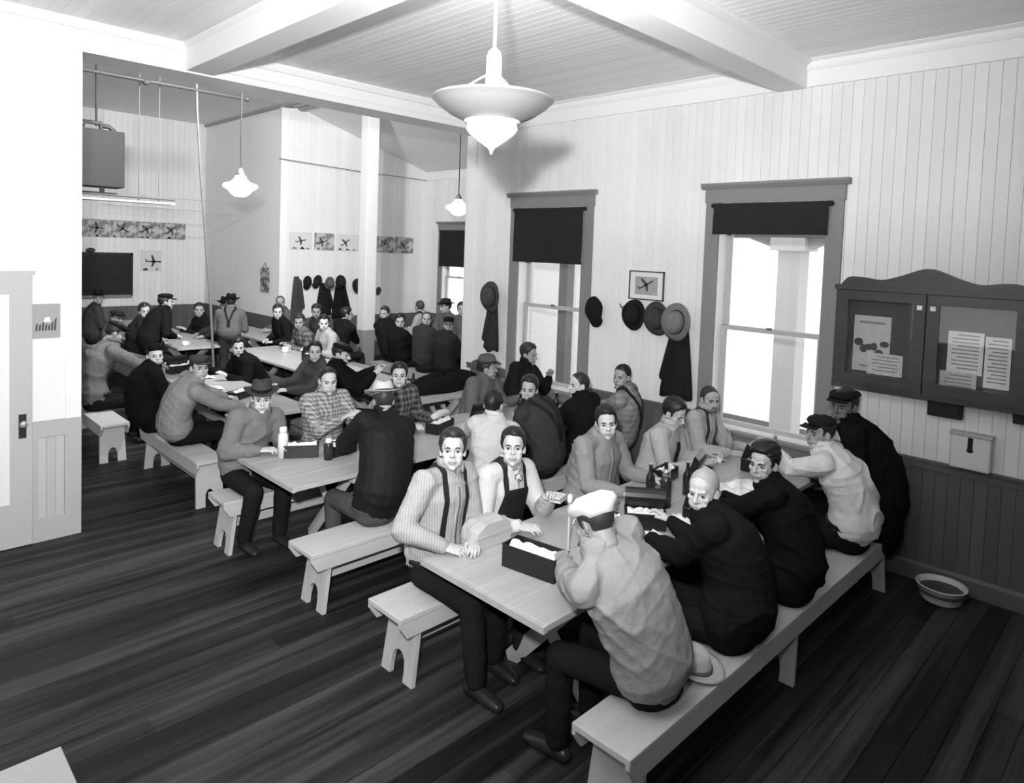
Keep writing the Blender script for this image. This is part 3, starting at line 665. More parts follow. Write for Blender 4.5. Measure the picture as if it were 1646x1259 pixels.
# ---- enclosing walls out of view
g = G(); g.box(-3.3, -3.0, -2.2, 1.9, 0, ZC + .1); g.box(-3.3, -3.0, 3.9, YP, 0, ZC + .1); g.box(-3.3, -3, 1.9, 3.9, 0, 1.0); g.box(-3.3, -3, 1.9, 3.9, 3.0, ZC + .1); struct(g, 'wall_left', mat('unseen_wall_paint', .22, .7))
g = G(); g.box(-3.2, XW + .2, -2.4, -2.1, 0, ZC + .1); struct(g, 'wall_front', mat('unseen_wall_paint', .22, .7))

# ---- back room
YB, XJ, YA, XR, ZB = 13.0, 6.40, 16.9, 10.0, 5.22
def bwall(name, x0, x1, y, z1=5.4):
    g = G(); g.box(x0, x1, y, y + .2, 0, z1); w_ = struct(g, name, paint); return w_
wa = bwall('wall_far_left', -1.2, XJ + .2, YA)
wb = bwall('wall_back', XJ + .03, XR + .2, YB)
x = 2.9
while x < XJ: board(wa, 'dado_board', dado, (.12, WH - .02), (x + .06, YA - .012, .0), key='wallY'); board(wa, 'wall_board', board_w, (.12, 4.3), (x + .06, YA - .012, WH), key='wallY'); x += .12
x = XJ + .02
while x < XR - .02: board(wb, 'dado_board', dado, (.12, WH - .02), (x + .06, YB - .012, .0), key='wallY'); board(wb, 'wall_board', board_w, (.12, 4.3), (x + .06, YB - .012, WH), key='wallY'); x += .12
g = G(); g.box(XJ, XJ + .2, YB + .05, YA, 0, 5.4); g.box(XJ - .012, XJ, YB - .012, YA, 0, WH); wj = struct(g, 'wall_jog', mat('jog_wall_paint', .80, .6, var=.04, vscale=1.5))
struct(G().box(XJ - .02, XJ, YB - .03, YA, 0, WH), 'dado_panel', dado, wj)
g = G()
for a, b in ((6.87, 11.25), (12.28, 13.2)): g.box(XR + .012, XR + .24, a, b, 0, 4.6)
g.box(XR + .012, XR + .24, 11.25, 12.28, 0, .86); g.box(XR + .012, XR + .24, 11.25, 12.28, 2.9, 4.6)
wr_ = struct(g, 'wall_back_right', paint)
yb = 9.3
while yb < 12.95:
    c = yb + .06; hit = 11.25 - .03 < c < 12.31
    board(wr_, 'wall_board', board_w, (.12, 1.3 if hit else 3.3), (XR, c, 2.9 if hit else WH), key='wallX')
    board(wr_, 'dado_board', dado, (.12, .84 if hit else WH), (XR, c, 0), key='wallX'); yb += .12
g = G(); g.box(XW, XR + .24, YP + .37, YP + .5, 0, 5.4); struct(g, 'wall_return', paint)
g = G(); g.box(-1.4, -1.2, YP + .37, YA + .2, 0, 5.4); struct(g, 'wall_back_room_left', paint)
g = G(); g.box(-1.4, 6.75, YP + .37, YA + .2, ZB, ZB + .12); g.prism([(6.75, ZB), (XR + .25, 4.19), (XR + .25, 4.3), (6.75, ZB + .12)], 'y', YP + .37, YB + .2)
cb_ = struct(g, 'ceiling_back_room', ceil_m)
g = G(); g.prism([(6.72, ZB + .01), (6.72, ZB - .05), (6.80, ZB - .07), (6.83, ZB + .01)], 'y', YP + .37, YB); g.prism([(XJ - .05, ZB + .01), (XJ - .05, ZB - .04), (XJ - .02, ZB - .06), (XJ + .05, ZB - .06), (XJ + .05, ZB + .01)], 'y', YP + .37, YA)
struct(g, 'trim_3', mat('trim_grey', .35, .6))
g = G(); g.box(XR - .02, XR + .02, 6.9, YB, 4.06, 4.2); struct(g, 'trim_4', trimw)
# corner boards of the jog
g = G(); g.box(XJ - .03, XJ + .12, YB - .04, YB + .05, 0, 5.22); struct(g, 'trim_5', trimw)

# ---- post
t = thing('post', 'tall square white post with grey painted foot in the middle of the hall', 'post', (6.88, 10.58, 0))
g = G(); g.box(-.115, .115, -.115, .115, WH, 4.92); g.build('post_shaft', mat('post_paint', .58, .55), t, bevel=.006)
g = G(); g.box(-.118, .118, -.118, .118, 0, WH); g.build('post_foot', mat('post_foot_paint', .22, .5, var=.08), t, bevel=.006)

# ------------------------------------------------------------ benches and tables
bench_m = mat('bench_paint', .46, .5, var=.10, vscale=5, stretch=(.4, 3, 1), bump=.12, bscale=30, dist=.003)
bench_d = mat('worn_bench_paint', .30, .5, var=.16, vscale=6, stretch=(.4, 3, 1))
table_m = mat('scrubbed_table_top', .38, .42, var=.14, vscale=3.5, stretch=(.25, 4, 1), bump=.12, bscale=26, dist=.003)
def bench(label, x0, x1, y0, y1, legs, group=None, rz=False, m=bench_m, H=.44):
    """bench along X (or along Y when rz): plank, two aprons, splayed legs with an arched cut-out, low stretcher"""
    L_ = x1 - x0 if not rz else y1 - y0; Wd = (y1 - y0) if not rz else (x1 - x0)
    t = thing('bench', label, 'bench', ((x0, (y0 + y1) / 2, 0) if not rz else ((x0 + x1) / 2, y0, 0)), math.pi / 2 if rz else 0)
    h = Wd / 2
    G().box(0, L_, -h, h, H - .032, H).build('seat_board', m, t, bevel=.004)
    for s_ in (-1, 1):
        g = G(); a, b = (h - .022, h - .002) if s_ > 0 else (-h + .002, -h + .022)
        g.prism([(.0, H - .032), (.0, H - .05), (.05, H - .125), (L_ - .05, H - .125), (L_, H - .05), (L_, H - .032)], 'y', a, b); g.build('apron', m, t)
    for lx in legs:
        sp = .05 if lx < L_ / 2 else -.05
        g = G(); w0, w1 = h - .026, h - .012; prof = [(-w0, H - .032), (-w1, 0), (-w1 + .085, 0)]
        for k in range(7):
            a = math.pi * k / 6; prof.append((-(w1 - .085) * math.cos(a), .06 + .10 * math.sin(a) ** .8))
        prof += [(w1 - .085, 0), (w1, 0), (w0, H - .032)]
        n = len(prof); V = [(lx - .014 + sp * (1 - z / H) * -1.2, y_, z) for y_, z in prof] + [(lx + .014 + sp * (1 - z / H) * -1.2, y_, z) for y_, z in prof]
        g.add(V, [tuple(range(n))[::-1], tuple(range(n, 2 * n))] + [(i, (i + 1) % n, n + (i + 1) % n, n + i) for i in range(n)]); g.build('leg_board', m, t)
    for a, b in zip(legs, legs[1:]): g = G().box(a + .0, b, -.012, .012, .17, .26); g.build('stretcher', m, t)
    return t
def table(label, x0, x1, y0, y1, rz=False, m=table_m, H=.74, legs=None):
    L_ = x1 - x0 if not rz else y1 - y0; Wd = (y1 - y0) if not rz else (x1 - x0); h = Wd / 2
    t = thing('table', label, 'table', ((x0, (y0 + y1) / 2, 0) if not rz else ((x0 + x1) / 2, y0, 0)), math.pi / 2 if rz else 0)
    nb = 4; 
    for i in range(nb): G().box(.03 if 0 else 0, L_, -h + Wd * i / nb + .0015, -h + Wd * (i + 1) / nb - .0015, H - .034, H).build('top_board', m, t, bevel=.003)
    G().box(.0, .028, -h - .001, h + .001, H - .036, H - .003).build('end_cleat', m, t).location.x = -.028
    for lx in (legs or (.55, L_ - .55)):
        for s_ in (-1, 1):
            g = G(); g.tube([(lx, s_ * .32, H - .06), (lx, -s_ * .30, .0)], [(.05, .018)] * 2, 4, lat=(0, 1, 0), caps=False); g.build('trestle_leg', bench_m, t)
        G().box(lx - .04, lx + .04, -h + .06, h - .06, H - .10, H - .034).build('trestle_bearer', bench_m, t)
    g = G().box((legs or (.55, 0))[0], (legs or (0, L_ - .55))[-1], -.015, .015, .30, .39); g.build('table_stretcher', bench_m, t)
    return t
B1 = bench('long worn bench in the foreground running to the window wall, pale hat on it', 2.28, 5.98, 1.50, 1.81, (.17, 1.75, 3.3))
B2 = bench('bench with an empty end beside the man in a striped shirt and suspenders', 2.20, 5.85, 2.97, 3.29, (.17, 1.85, 3.4))
B3 = bench('bench with its empty end left of the man in the leather jacket', 2.22, 5.80, 3.99, 4.31, (.17, 1.85, 3.4))
B4 = bench('bench behind the second table, under the man in the felt hat', 2.16, 5.80, 5.25, 5.57, (.12, 1.85, 3.4))
B5 = bench('bench standing lengthwise by the partition opening, at the left', 2.36, 2.64, 6.36, 8.0, (.10, 1.45), rz=True)
bench('bench in the left back corner of the picture just behind the partition edge', 2.05, 2.34, 8.25, 10.2, (.15, 1.7), rz=True)
T1 = table('nearest table with a paper bag and an open black lunch box on it', 2.37, 5.92, 2.05, 2.99)
T2 = table('second table back, bare corner beside the man in the leather jacket', 2.35, 5.92, 4.46, 5.42)
table('table at the left behind the partition, opposite the man in the peaked cap', 2.93, 3.65, 6.6, 10.2, rz=True)
bench('bench between the left table and the table with a white mug', 3.90, 4.18, 6.45, 10.4, (.2, 3.6), rz=True, m=bench_d)
table('table in the back room with a white mug near its bare end', 4.53, 5.35, 6.95, 10.9, rz=True)
bench('bench along the right side of the mug table', 5.55, 5.83, 7.3, 11.0, (.2, 3.4), rz=True, m=bench_d)
table('bare-cornered table just left of the man in a slouch hat, coats heaped on it', 5.95, 6.8, 6.98, 10.0, rz=True) if 0 else table('table between second row and the post with dark coats heaped on it', 4.75, 6.02, 6.10, 6.84)
table('far table left of the post where men in work shirts sit', 5.4, 6.1, 11.6, 14.6, rz=True)
table('table right of the post in front of the far window', 7.2, 8.0, 7.6, 11.2, rz=True)
table('far table under the chalkboard', 3.9, 4.7, 11.4, 15.8, rz=True)
bench('bench along the far table under the chalkboard', 3.35, 3.63, 11.2, 15.6, (.2, 4.1), rz=True, m=bench_d)
bench('bench right of the far table under the chalkboard', 4.86, 5.14, 11.3, 14.0, (.2, 2.4), rz=True, m=bench_d)
bench('bench between the far tables near the jog in the wall', 6.22, 6.48, 9.6, 12.9, (.2, 3.0), rz=True, m=bench_d)
bench('bench on the left side of the table right of the post', 6.75, 7.02, 7.2, 10.2, (.2, 2.7), rz=True, m=bench_d)
bench('bench on the window side of the table right of the post', 8.3, 8.6, 7.8, 11.2, (.2, 3.1), rz=True, m=bench_d)
# pale table corner nearest the camera at the lower left
table('pale board corner jutting into the lower left corner of the picture', -1.6, .545, 1.75, 2.66, m=mat('pale_board', .26, .5, var=.05), legs=(.4, 1.6))

# ------------------------------------------------------------ lamps
enam = mat('white_enamel', .85, .25, spec=.6)
opal = mat('opal_glass', .90, .18, emit=.25, spec=.6)
lamp('ceiling_lamp_bulb', 'POINT', (2.42, 2.60, 3.32), 1050, shadow_soft_size=.05)
lx, ly = 2.42, 2.60
t = thing('ceiling_lamp', 'large bowl-shaped ceiling lamp with pointed glass hanging in front', 'lamp', (lx, ly, 0))
g = G(); g.tube([(0, 0, 3.50), (0, 0, 4.01)], [.009, .009], 10); g.build('rod', enam, t, smooth=True)
g = G(); g.lathe([(.05, 3.985), (.06, 4.0), (.03, 3.97), (0, 3.965)][::-1], 20); g.build('ceiling_rose', enam, t, smooth=True)
g = G(); g.lathe([(0, 3.25), (.040, 3.25), (.042, 3.30), (.040, 3.48), (.032, 3.51), (.012, 3.53), (0, 3.53)], 20); g.build('socket_housing', enam, t, smooth=True)
g = G(); g.lathe([(.125, 3.150), (.15, 3.157), (.22, 3.19), (.285, 3.235), (.305, 3.258), (.313, 3.262), (.313, 3.272), (.302, 3.268), (.28, 3.245), (.21, 3.205), (.14, 3.170), (.125, 3.160), (.125, 3.150)], 48); g.build('reflector', mat('lamp_enamel', .27, .3, spec=.6), t, smooth=True)
g = G(); g.lathe([(.128, 3.142), (.145, 3.147), (.146, 3.162), (.128, 3.168)], 40); g.build('ring', enam, t, smooth=True)
g = G(); g.lathe([(0, 2.985), (.006, 2.99), (.010, 3.005), (.022, 3.02), (.075, 3.055), (.118, 3.09), (.134, 3.115), (.128, 3.145), (.10, 3.155), (0, 3.158)], 40); g.build('glass_bowl', opal, t, smooth=True)
for a in (0, 2.1, 4.2):
    g = G(); g.tube([(math.cos(a) * .03, math.sin(a) * .03, 3.40), (math.cos(a) * .30, math.sin(a) * .30, 3.262)], [.004, .004], 6); g.build('stay', enam, t)
for (x, y_, z, top_, lab) in ((3.43, 8.0, 3.13, ZB, 'opal glass pendant lamp hanging left of the post'), (6.80, 8.0, 3.11, ZB, 'opal glass pendant lamp hanging right of the post near the corner')):
    t = thing('pendant_lamp', lab, 'lamp', (x, y_, 0))
    g = G(); g.tube([(0, 0, z + .17), (0, 0, top_)], [.008, .008], 8); g.build('lamp_rod', mat('dark_metal', .06, .35, metal=.7), t)
    g = G(); g.lathe([(.055, z + .12), (.05, z + .15), (.03, z + .19), (.012, z + .22), (0, z + .22)], 18); g.build('gallery', mat('dull_metal', .18, .4, metal=.5), t, smooth=True)
    g = G(); g.lathe([(0, z - .125), (.06, z - .120), (.11, z - .085), (.135, z - .05), (.19, z - .015), (.200, z + .005), (.185, z + .03), (.11, z + .055), (.075, z + .09), (.055, z + .13), (0, z + .13)], 32); g.build('glass_shade', mat('lit_opal', .9, .2, emit=1.1), t, smooth=True)

# ------------------------------------------------------------ unit heater, pipes
iron = mat('dark_iron', .035, .5, var=.2); grey_sheet = mat('grey_sheet_metal', .03, .7, var=.06, vscale=8)
t = thing('unit_heater', 'dark box-shaped heater hung from the ceiling beside the partition edge', 'heater', (2.42, 10, 0))
G().box(-.21, .30, -.12, .22, 3.12, 3.84).build('casing', grey_sheet, t, bevel=.012)
g = G()
for i in range(9): g.box(-.235, -.208, -.10, .20, 3.17 + i * .072, 3.215 + i * .072)
g.build('louvres', iron, t)
g = G(); g.tube([(-.15, 0, 3.84), (-.15, 0, 3.93), (.05, 0, 3.93), (.05, 0, 3.84)], [.028] * 4, 8); g.tube([(.05, 0, 3.9), (.14, 0, 3.9), (.20, 0, 3.85)], [.03] * 3, 8); g.ell((-.17, 0, 3.9), (.05, .05, .05)); g.build('pipe_fittings', iron, t, smooth=True)
g = G(); g.tube([(0, 0, 3.9), (0, 0, ZB)], [.014, .014], 8); g.build('hanger_rod', iron, t)
pipe_m = mat('pipe_dark', .06, .45)
g = G(); g.tube([(.6, 10.0, 4.57), (3.30, 10.0, 4.575), (4.37, 10.0, 4.575)], [.026] * 3, 10); g.ell((4.37, 10, 4.575), (.045, .04, .04)); g.ell((3.0, 10, 4.56), (.06, .04, .045)); tag(g.build('steam_pipe', pipe_m, smooth=True), 'dark horizontal steam pipe high up across the back room', 'pipe')
g = G(); g.tube([(1.2, 10.05, 3.05), (3.38, 10.05, 3.03)], [.022] * 2, 10); g.tube([(2.5, 10.05, 3.05), (2.5, 10.05, 3.14)], [.03, .03], 8); tag(g.build('return_pipe', mat('pipe_grey', .12, .5), smooth=True), 'thin grey pipe running just below the hanging heater', 'pipe')
g = G(); g.box(1.2, 3.38, 10.0, 10.25, 2.955, 2.98); tag(g.build('shelf', mat('shelf_white', .5, .5)), 'narrow pale shelf under the grey pipe below the heater', 'shelf')
for x in (2.95, 3.20):
    g = G(); g.tube([(x, 10.1, 2.98), (x, 10.1, ZB)], [.006, .006], 6); tag(g.build('hanger_wire', mat('pipe_grey', .12, .5)), ('left' if x < 3 else 'right') + ' thin wire holding up the shelf below the heater', 'wire', 'wires holding the shelf under the heater')
g = G(); g.tube([(3.63, 10, 5.2), (3.66, 10, 4.3), (3.72, 10, 3.4), (3.88, 10, 1.55), (3.97, 10, .0)], [.018] * 5, 10); tag(g.build('leaning_pole', mat('pole_grey', .14, .5), smooth=True), 'long thin leaning pole rising behind the crowd left of the pendant lamp', 'pole')
for z0, z1, lab in ((4.14, 4.06, 'thin wire strung across the back wall high behind the post'),):
    g = G(); g.tube([(6.3, 12.9, z0), (8.1, 12.9, z0 - .06), (9.95, 12.9, z1)], [.008] * 3, 6); tag(g.build('strung_wire', mat('pipe_grey', .12, .5)), lab, 'wire')
for z, lab in ((3.30, 'upper wire strung across the far left wall'), (3.08, 'lower wire strung across the far left wall')):
    g = G(); g.tube([(3.6, 14.5, z), (6.35, 14.5, z - .03)], [.007] * 2, 6); tag(g.build('strung_wire', mat('wire_pale', .4, .5)), lab, 'wire')

# ------------------------------------------------------------ pictures, chalkboard
paper = mat('poster_paper', .62, .7, var=.05, vscale=12); ink = mat('poster_ink', .07, .7); ink2 = mat('poster_mid_ink', .22, .7)
def plane_shape(g, cx, cz, s, ang, y, mi=0, flip=1):
    """small aeroplane silhouette as flat print: fuselage, wings, tail"""
    ca, sa = math.cos(ang), math.sin(ang)
    def T(px, pz): return (cx + s * (px * ca - pz * sa), y, cz + s * (px * sa + pz * ca))
    for poly in ([(-.5, -.03), (.42, -.05), (.52, 0), (.42, .05), (-.5, .04)], [(.12, 0), (-.05, .42), (-.17, .42), (-.08, 0), (-.14, -.34), (-.04, -.34)], [(-.42, 0), (-.56, .17), (-.50, .17), (-.34, 0)]):
        n = len(poly); V = [T(*p) for p in poly] + [(a, b + .002, c) for a, b, c in [T(*p) for p in poly]]
        g.add(V, [tuple(range(n)), tuple(range(2 * n - 1, n - 1, -1))] + [(i, (i + 1) % n, n + (i + 1) % n, n + i) for i in range(n)], mi)
def poster(label, x0, x1, z0, z1, Y, seed, group=None, dense=.0, name='poster', cat='poster'):
    r = random.Random(seed); t = thing(name, label, cat, ((x0 + x1) / 2, Y, z0), 0, group); w_, h = x1 - x0, z1 - z0
    G().box(-w_ / 2, w_ / 2, -.008, 0, 0, h).build('sheet', mat('poster_paper_dense', .50, .7, pattern='print', v2=.22, psize=.12) if dense else paper, t)
    g = G(); plane_shape(g, r.uniform(-.12, .12) * w_, h * r.uniform(.45, .6), min(w_, h) * r.uniform(.65, .85), r.uniform(-.8, .8), -.0105)
    g.build('aeroplane_drawing', ink, t)
    g = G()
    for i in range(5):
        a = r.uniform(-.42, .25) * w_; g.prism([(a, .04 * h), (a + r.uniform(.08, .2) * w_, .04 * h), (a + .1 * w_, h * r.uniform(.08, .2)), (a + .03 * w_, h * .14)], 'y', -.0100, -.0085)
    g.build('ground_drawing', ink2, t); return t
# strip over the chalkboard
xs = [3.30, 3.86, 4.36, 4.86, 5.40, 5.95]
for i, (a, b) in enumerate(zip(xs, xs[1:])):
    poster(['leftmost poster of the strip above the chalkboard', 'second poster from the left in the strip above the chalkboard', 'middle poster of the strip above the chalkboard', 'fourth poster from the left in the strip above the chalkboard', 'rightmost poster of the strip above the chalkboard'][i], a + .006, b - .006, 2.46, 2.84, YA - .016, 10 + i, 'posters above the chalkboard', dense=1)
for i, (a, b) in enumerate(((6.58, 7.08), (7.14, 7.60), (7.66, 8.20))):
    poster(['left poster of the three on the back wall left of the post', 'middle poster of the three on the back wall left of the post', 'right poster of the three, nearest the post'][i], a, b, 2.35, 2.71, YB - .016, 30 + i, 'posters on the back wall', dense=i % 2)
for i, (a, b) in enumerate(((8.66, 9.14), (9.17, 9.68))):
    poster(['poster directly right of the post on the back wall', 'poster nearest the far right corner on the back wall'][i], a, b, 2.33, 2.70, YB - .016, 40 + i, 'posters on the back wall', dense=1)
poster('small poster with a diagonal aeroplane beside the chalkboard', 4.98, 5.42, 1.72, 2.20, YA - .016, 52)
t = thing('chalkboard', 'black chalkboard on the far left wall', 'chalkboard', (4.06, YA - .014, 1.16))
G().box(-.72, .72, -.02, 0, .03, .93).build('slate', mat('slate', .012, .6, var=.3, vscale=4), t)
g = G(); g.box(-.76, -.71, -.03, 0, 0, .97); g.box(.71, .76, -.03, 0, 0, .97); g.box(-.76, .76, -.03, 0, .92, .97); g.build('chalkboard_frame', mat('black_frame', .02, .5), t)
G().box(-.74, .74, -.08, 0, -.02, .02).build('chalk_tray', casing, t)
for x in (-.5, -.28):
    pass
g = G(); g.ell((3.98, YA - .06, 2.175), (.09, .04, .05)); tag(g.build('cap_on_board', mat('felt_60', .06, .8), smooth=True), 'dark cap lying on top of the chalkboard frame, right one', 'cap')
g = G(); g.ell((3.72, YA - .06, 2.170), (.08, .04, .04)); tag(g.build('cap_on_board', mat('felt_200', .2, .8), smooth=True), 'greyish cap lying on top of the chalkboard frame, left one', 'cap')
t = thing('dark_placard', 'narrow dark hanging placard on the side wall right of the leaning pole', 'placard', (XJ - .016, 13.62, 1.45))
G().box(-.01, 0, -.20, .20, 0, .50).build('card', mat('dark_card', .10, .7, pattern='print', v2=.45, psize=.10), t)
g = G(); g.tube([(-.006, -.1, .50), (-.006, 0, .60), (-.006, .1, .50)], [.005] * 3, 6); g.build('string', iron, t)
# notice beside the door
t = thing('notice', 'small framed cartoon notice beside the door at the left', 'notice', (1.225, YP - .002, 1.66))
G().box(-.095, .095, -.012, 0, 0, .275).build('sheet', mat('notice_paper', .33, .7), t)
g = G(); r = random.Random(4)
for i in range(7):
    a = -.075 + i * .021; h = r.uniform(.05, .11); g.prism([(a, .06), (a + .014, .06), (a + .018, .06 + h), (a + .004, .06 + h * .8)], 'y', -.0135, -.012)
g.build('drawing', ink, t)
g = G(); g.prism([(-.02, .13), (.03, .13), (.02, .17), (-.01, .165)], 'y', -.0137, -.012); g.build('white_figure', paint, t)
# framed aeroplane picture on the window wall
t = thing('picture', 'framed aeroplane picture above the hats between the windows', 'picture', (XW - .002, 4.06, 2.02))
g = G(); g.box(-.02, 0, -.215, .215, 0, .012); g.box(-.02, 0, -.215, .215, .293, .305); g.box(-.02, 0, -.215, -.203, 0, .305); g.box(-.02, 0, .203, .215, 0, .305); g.build('frame', mat('thin_frame', .06, .5), t)
G().box(-.010, -.002, -.203, .203, .012, .293).build('mount', mat('mount', .68, .8), t)
G().box(-.013, -.010, -.14, .14, .055, .245).build('print', mat('photo_print', .33, .6, var=.2, vscale=14), t)
g = G(); plane_shape(g, 0, .16, .20, .5, -.0); V = g.verts(); V = np.stack([V[:, 1] - .0155, -V[:, 0], V[:, 2]], 1); g.v = [V]; g.build('aeroplane_drawing', ink, t)

# ------------------------------------------------------------ notice cabinet
wood = mat('dark_varnished_wood', .045, .28, var=.30, vscale=5, stretch=(1, .5, 3), bump=.15, bscale=40, dist=.003, spec=.55)
woodb = mat('cabinet_back_board', .060, .55, var=.35, vscale=4, stretch=(1, 3, .5))
cy0, cy1, cz0, cz1 = .78, 2.08, 1.49, 2.28
t = thing('notice_cabinet', 'large dark wooden glazed notice cabinet with a scalloped crest', 'cabinet', (XW - .001, 0, 0))
G().box(-.02, 0, cy0, cy1, cz0, cz1).build('back_board', woodb, t)
g = G(); g.box(-.13, 0, cy0 - .02, cy0 + .01, cz0, cz1); g.box(-.13, 0, cy1 - .01, cy1 + .02, cz0, cz1); g.build('side', wood, t)
G().box(-.14, 0, cy0 - .02, cy1 + .02, cz0 - .03, cz0 + .01).build('bottom_board', wood, t)
g = G(); g.box(-.15, 0, cy0 - .03, cy1 + .03, cz1 - .01, cz1 + .03); g.build('top_board', wood, t)
prof = []; n = 40; mid = (cy0 + cy1) / 2; hw = (cy1 - cy0) / 2 + .0
for i in range(n + 1):
    u = -1 + 2 * i / n; z = cz1 + .10 + .085 * math.exp(-(u / .26) ** 2) - .02 * math.exp(-((abs(u) - .52) / .14) ** 2)
    if abs(u) > .86: z -= .10 * ((abs(u) - .86) / .14) ** 2
    prof.append((mid + u * hw, z))
g = G(); P_ = [(cy0, cz1 + .02)] + prof + [(cy1, cz1 + .02)]; m_ = len(P_)
V = [(-.135, a, b) for a, b in P_] + [(-.11, a, b) for a, b in P_]
F = [(0, i, i + 1) for i in range(1, m_ - 1)] + [(m_, m_ + i + 1, m_ + i) for i in range(1, m_ - 1)] + [(i, (i + 1) % m_, m_ + (i + 1) % m_, m_ + i) for i in range(m_)]
V = []; F = []
for a, b in P_[1:-1]: V += [(-.135, a, cz1 + .01), (-.135, a, b), (-.11, a, b), (-.11, a, cz1 + .01)]
k = len(P_) - 2
for i in range(k - 1):
    for j in range(4): F.append((i * 4 + j, i * 4 + (j + 1) % 4, (i + 1) * 4 + (j + 1) % 4, (i + 1) * 4 + j))
F += [(0, 3, 2, 1), ((k - 1) * 4, (k - 1) * 4 + 1, (k - 1) * 4 + 2, (k - 1) * 4 + 3)]
g.add(V, F); g.build('crest', wood, t)
for s0, s1, kx in ((mid + .004, cy1, cy1 - .07), (cy0, mid - .004, mid - .05)):
    g = G(); fw = .085; g.box(-.150, -.125, s0, s0 + fw, cz0 + .012, cz1 - .014); g.box(-.150, -.125, s1 - fw, s1, cz0 + .012, cz1 - .014); g.box(-.150, -.125, s0 + fw, s1 - fw, cz0 + .012, cz0 + .10); g.box(-.150, -.125, s0 + fw, s1 - fw, cz1 - .09, cz1 - .014)
    d_ = g.build('door', wood, t)
    G().box(-.140, -.137, s0 + fw - .005, s1 - fw + .005, cz0 + .09, cz1 - .08).build('pane', glass, d_)
for yk in (mid + .045, mid - .045):
    g = G(); g.box(-.156, -.149, yk - .018, yk + .018, cz1 - .135, cz1 - .10); g.build('white_card', paint, t)
sheet_m = mat('sheet_paper', .60, .8, pattern='print', v2=.48, psize=.018)
def pinned(label, ya, yb, z0, z1, m=sheet_m, art=False, dx=0):
    tt = thing('pinned_notice', label, 'notice', (XW - .024 - dx, (ya + yb) / 2, z0), 0, 'papers in the notice cabinet'); w_ = abs(ya - yb) / 2; h = z1 - z0
    G().box(-.003, 0, -w_, w_, 0, h).build('sheet', m, tt)
    if art:
        g = G(); r = random.Random(2)
        for i in range(6):
            c_ = (-w_ * .7 + i * w_ * .28, h * (.32 + .2 * r.random())); g.ell((-.005, c_[0], c_[1]), (.002, .026 + .012 * r.random(), .024 + .015 * r.random()), 10, 6)
        g.build('dark_print', ink, tt)
        g = G(); g.box(-.005, -.003, -w_ * .7, w_ * .7, h * .86, h * .90); g.box(-.005, -.003, -w_ * .8, w_ * .6, h * .08, h * .11); g.build('printed_lines', ink2, tt)
    else:
        g = G()
        for i in range(int(h / .03)): g.box(-.005, -.003, -w_ * .75, w_ * (.75 - .3 * ((i * 7) % 3 == 0)), h - .03 - i * .028, h - .022 - i * .028)
        g.build('printed_lines', ink2, tt)
pinned('large poster with dark figures in the left door of the cabinet', 1.98, 1.70, 1.60, 2.06, mat('poster_cab', .48, .7, var=.1, vscale=20), True)
pinned('two-page sheet overlapping the poster in the left door of the cabinet', 1.86, 1.60, 1.585, 1.76, dx=.008)
pinned('tall white sheet in the right door of the cabinet', 1.30, 1.07, 1.68, 2.00, mat('white_sheet', .78, .7))
pinned('typed card low in the right door of the cabinet', 1.34, 1.10, 1.53, 1.69, dx=.006)
pinned('pale sheet standing in for the window reflection in the right cabinet door', 1.06, .90, 1.60, 1.98, mat('white_sheet', .78, .7))  # added sheet, its pale colour imitates a reflection in the glass
t = thing('switch_box', 'small black box fixed under the middle of the notice cabinet', 'box', (XW - .001, 1.285, 1.335))
G().box(-.07, 0, -.115, .115, 0, .125).build('case', mat('black_box', .012, .5), t, bevel=.006); G().box(-.078, -.07, -.09, .09, .02, .105).build('cover', mat('black_box2', .018, .4), t)
t = thing('bracket', 'dark wooden bracket under the right end of the notice cabinet', 'bracket', (XW - .001, .80, 1.375))
G().prism([(-.10, .10), (0, .10), (0, 0), (-.05, .0)], 'y', -.06, .06).build('bracket_block', wood, t)
# cup dispenser
t = thing('dispenser', 'white metal wall dispenser with a dark slot below the cabinet', 'dispenser', (XW - .001, 1.10, .975))
G().box(-.09, 0, -.13, .13, 0, .265).build('body', mat('white_metal', .66, .35), t, bevel=.015)
g = G(); g.box(-.105, 0, -.138, .138, .255, .275); g.build('lid', mat('white_metal_edge', .42, .35), t, bevel=.006)
g = G(); g.box(-.096, -.088, -.016, .016, .16, .245); g.ell((-.093, 0, .15), (.006, .022, .018)); g.build('slot', mat('slot_black', .01, .4), t)
# white basin on the floor
t = thing('basin', 'white enamelled basin on the floor against the window wall', 'basin', (5.83, 1.19, .001))
g = G(); g.lathe([(0, .004), (.125, .004), (.135, .02), (.155, .11), (.168, .118), (.170, .124), (.160, .126), (.150, .116), (.130, .03), (.12, .014), (0, .012)], 36); g.build('bowl', mat('basin_white', .62, .3), t, smooth=True)
g = G(); g.lathe([(.157, .072), (.162, .072), (.164, .086), (.159, .086)], 36); g.build('dark_band', mat('band_dark', .05, .4), t, smooth=True)

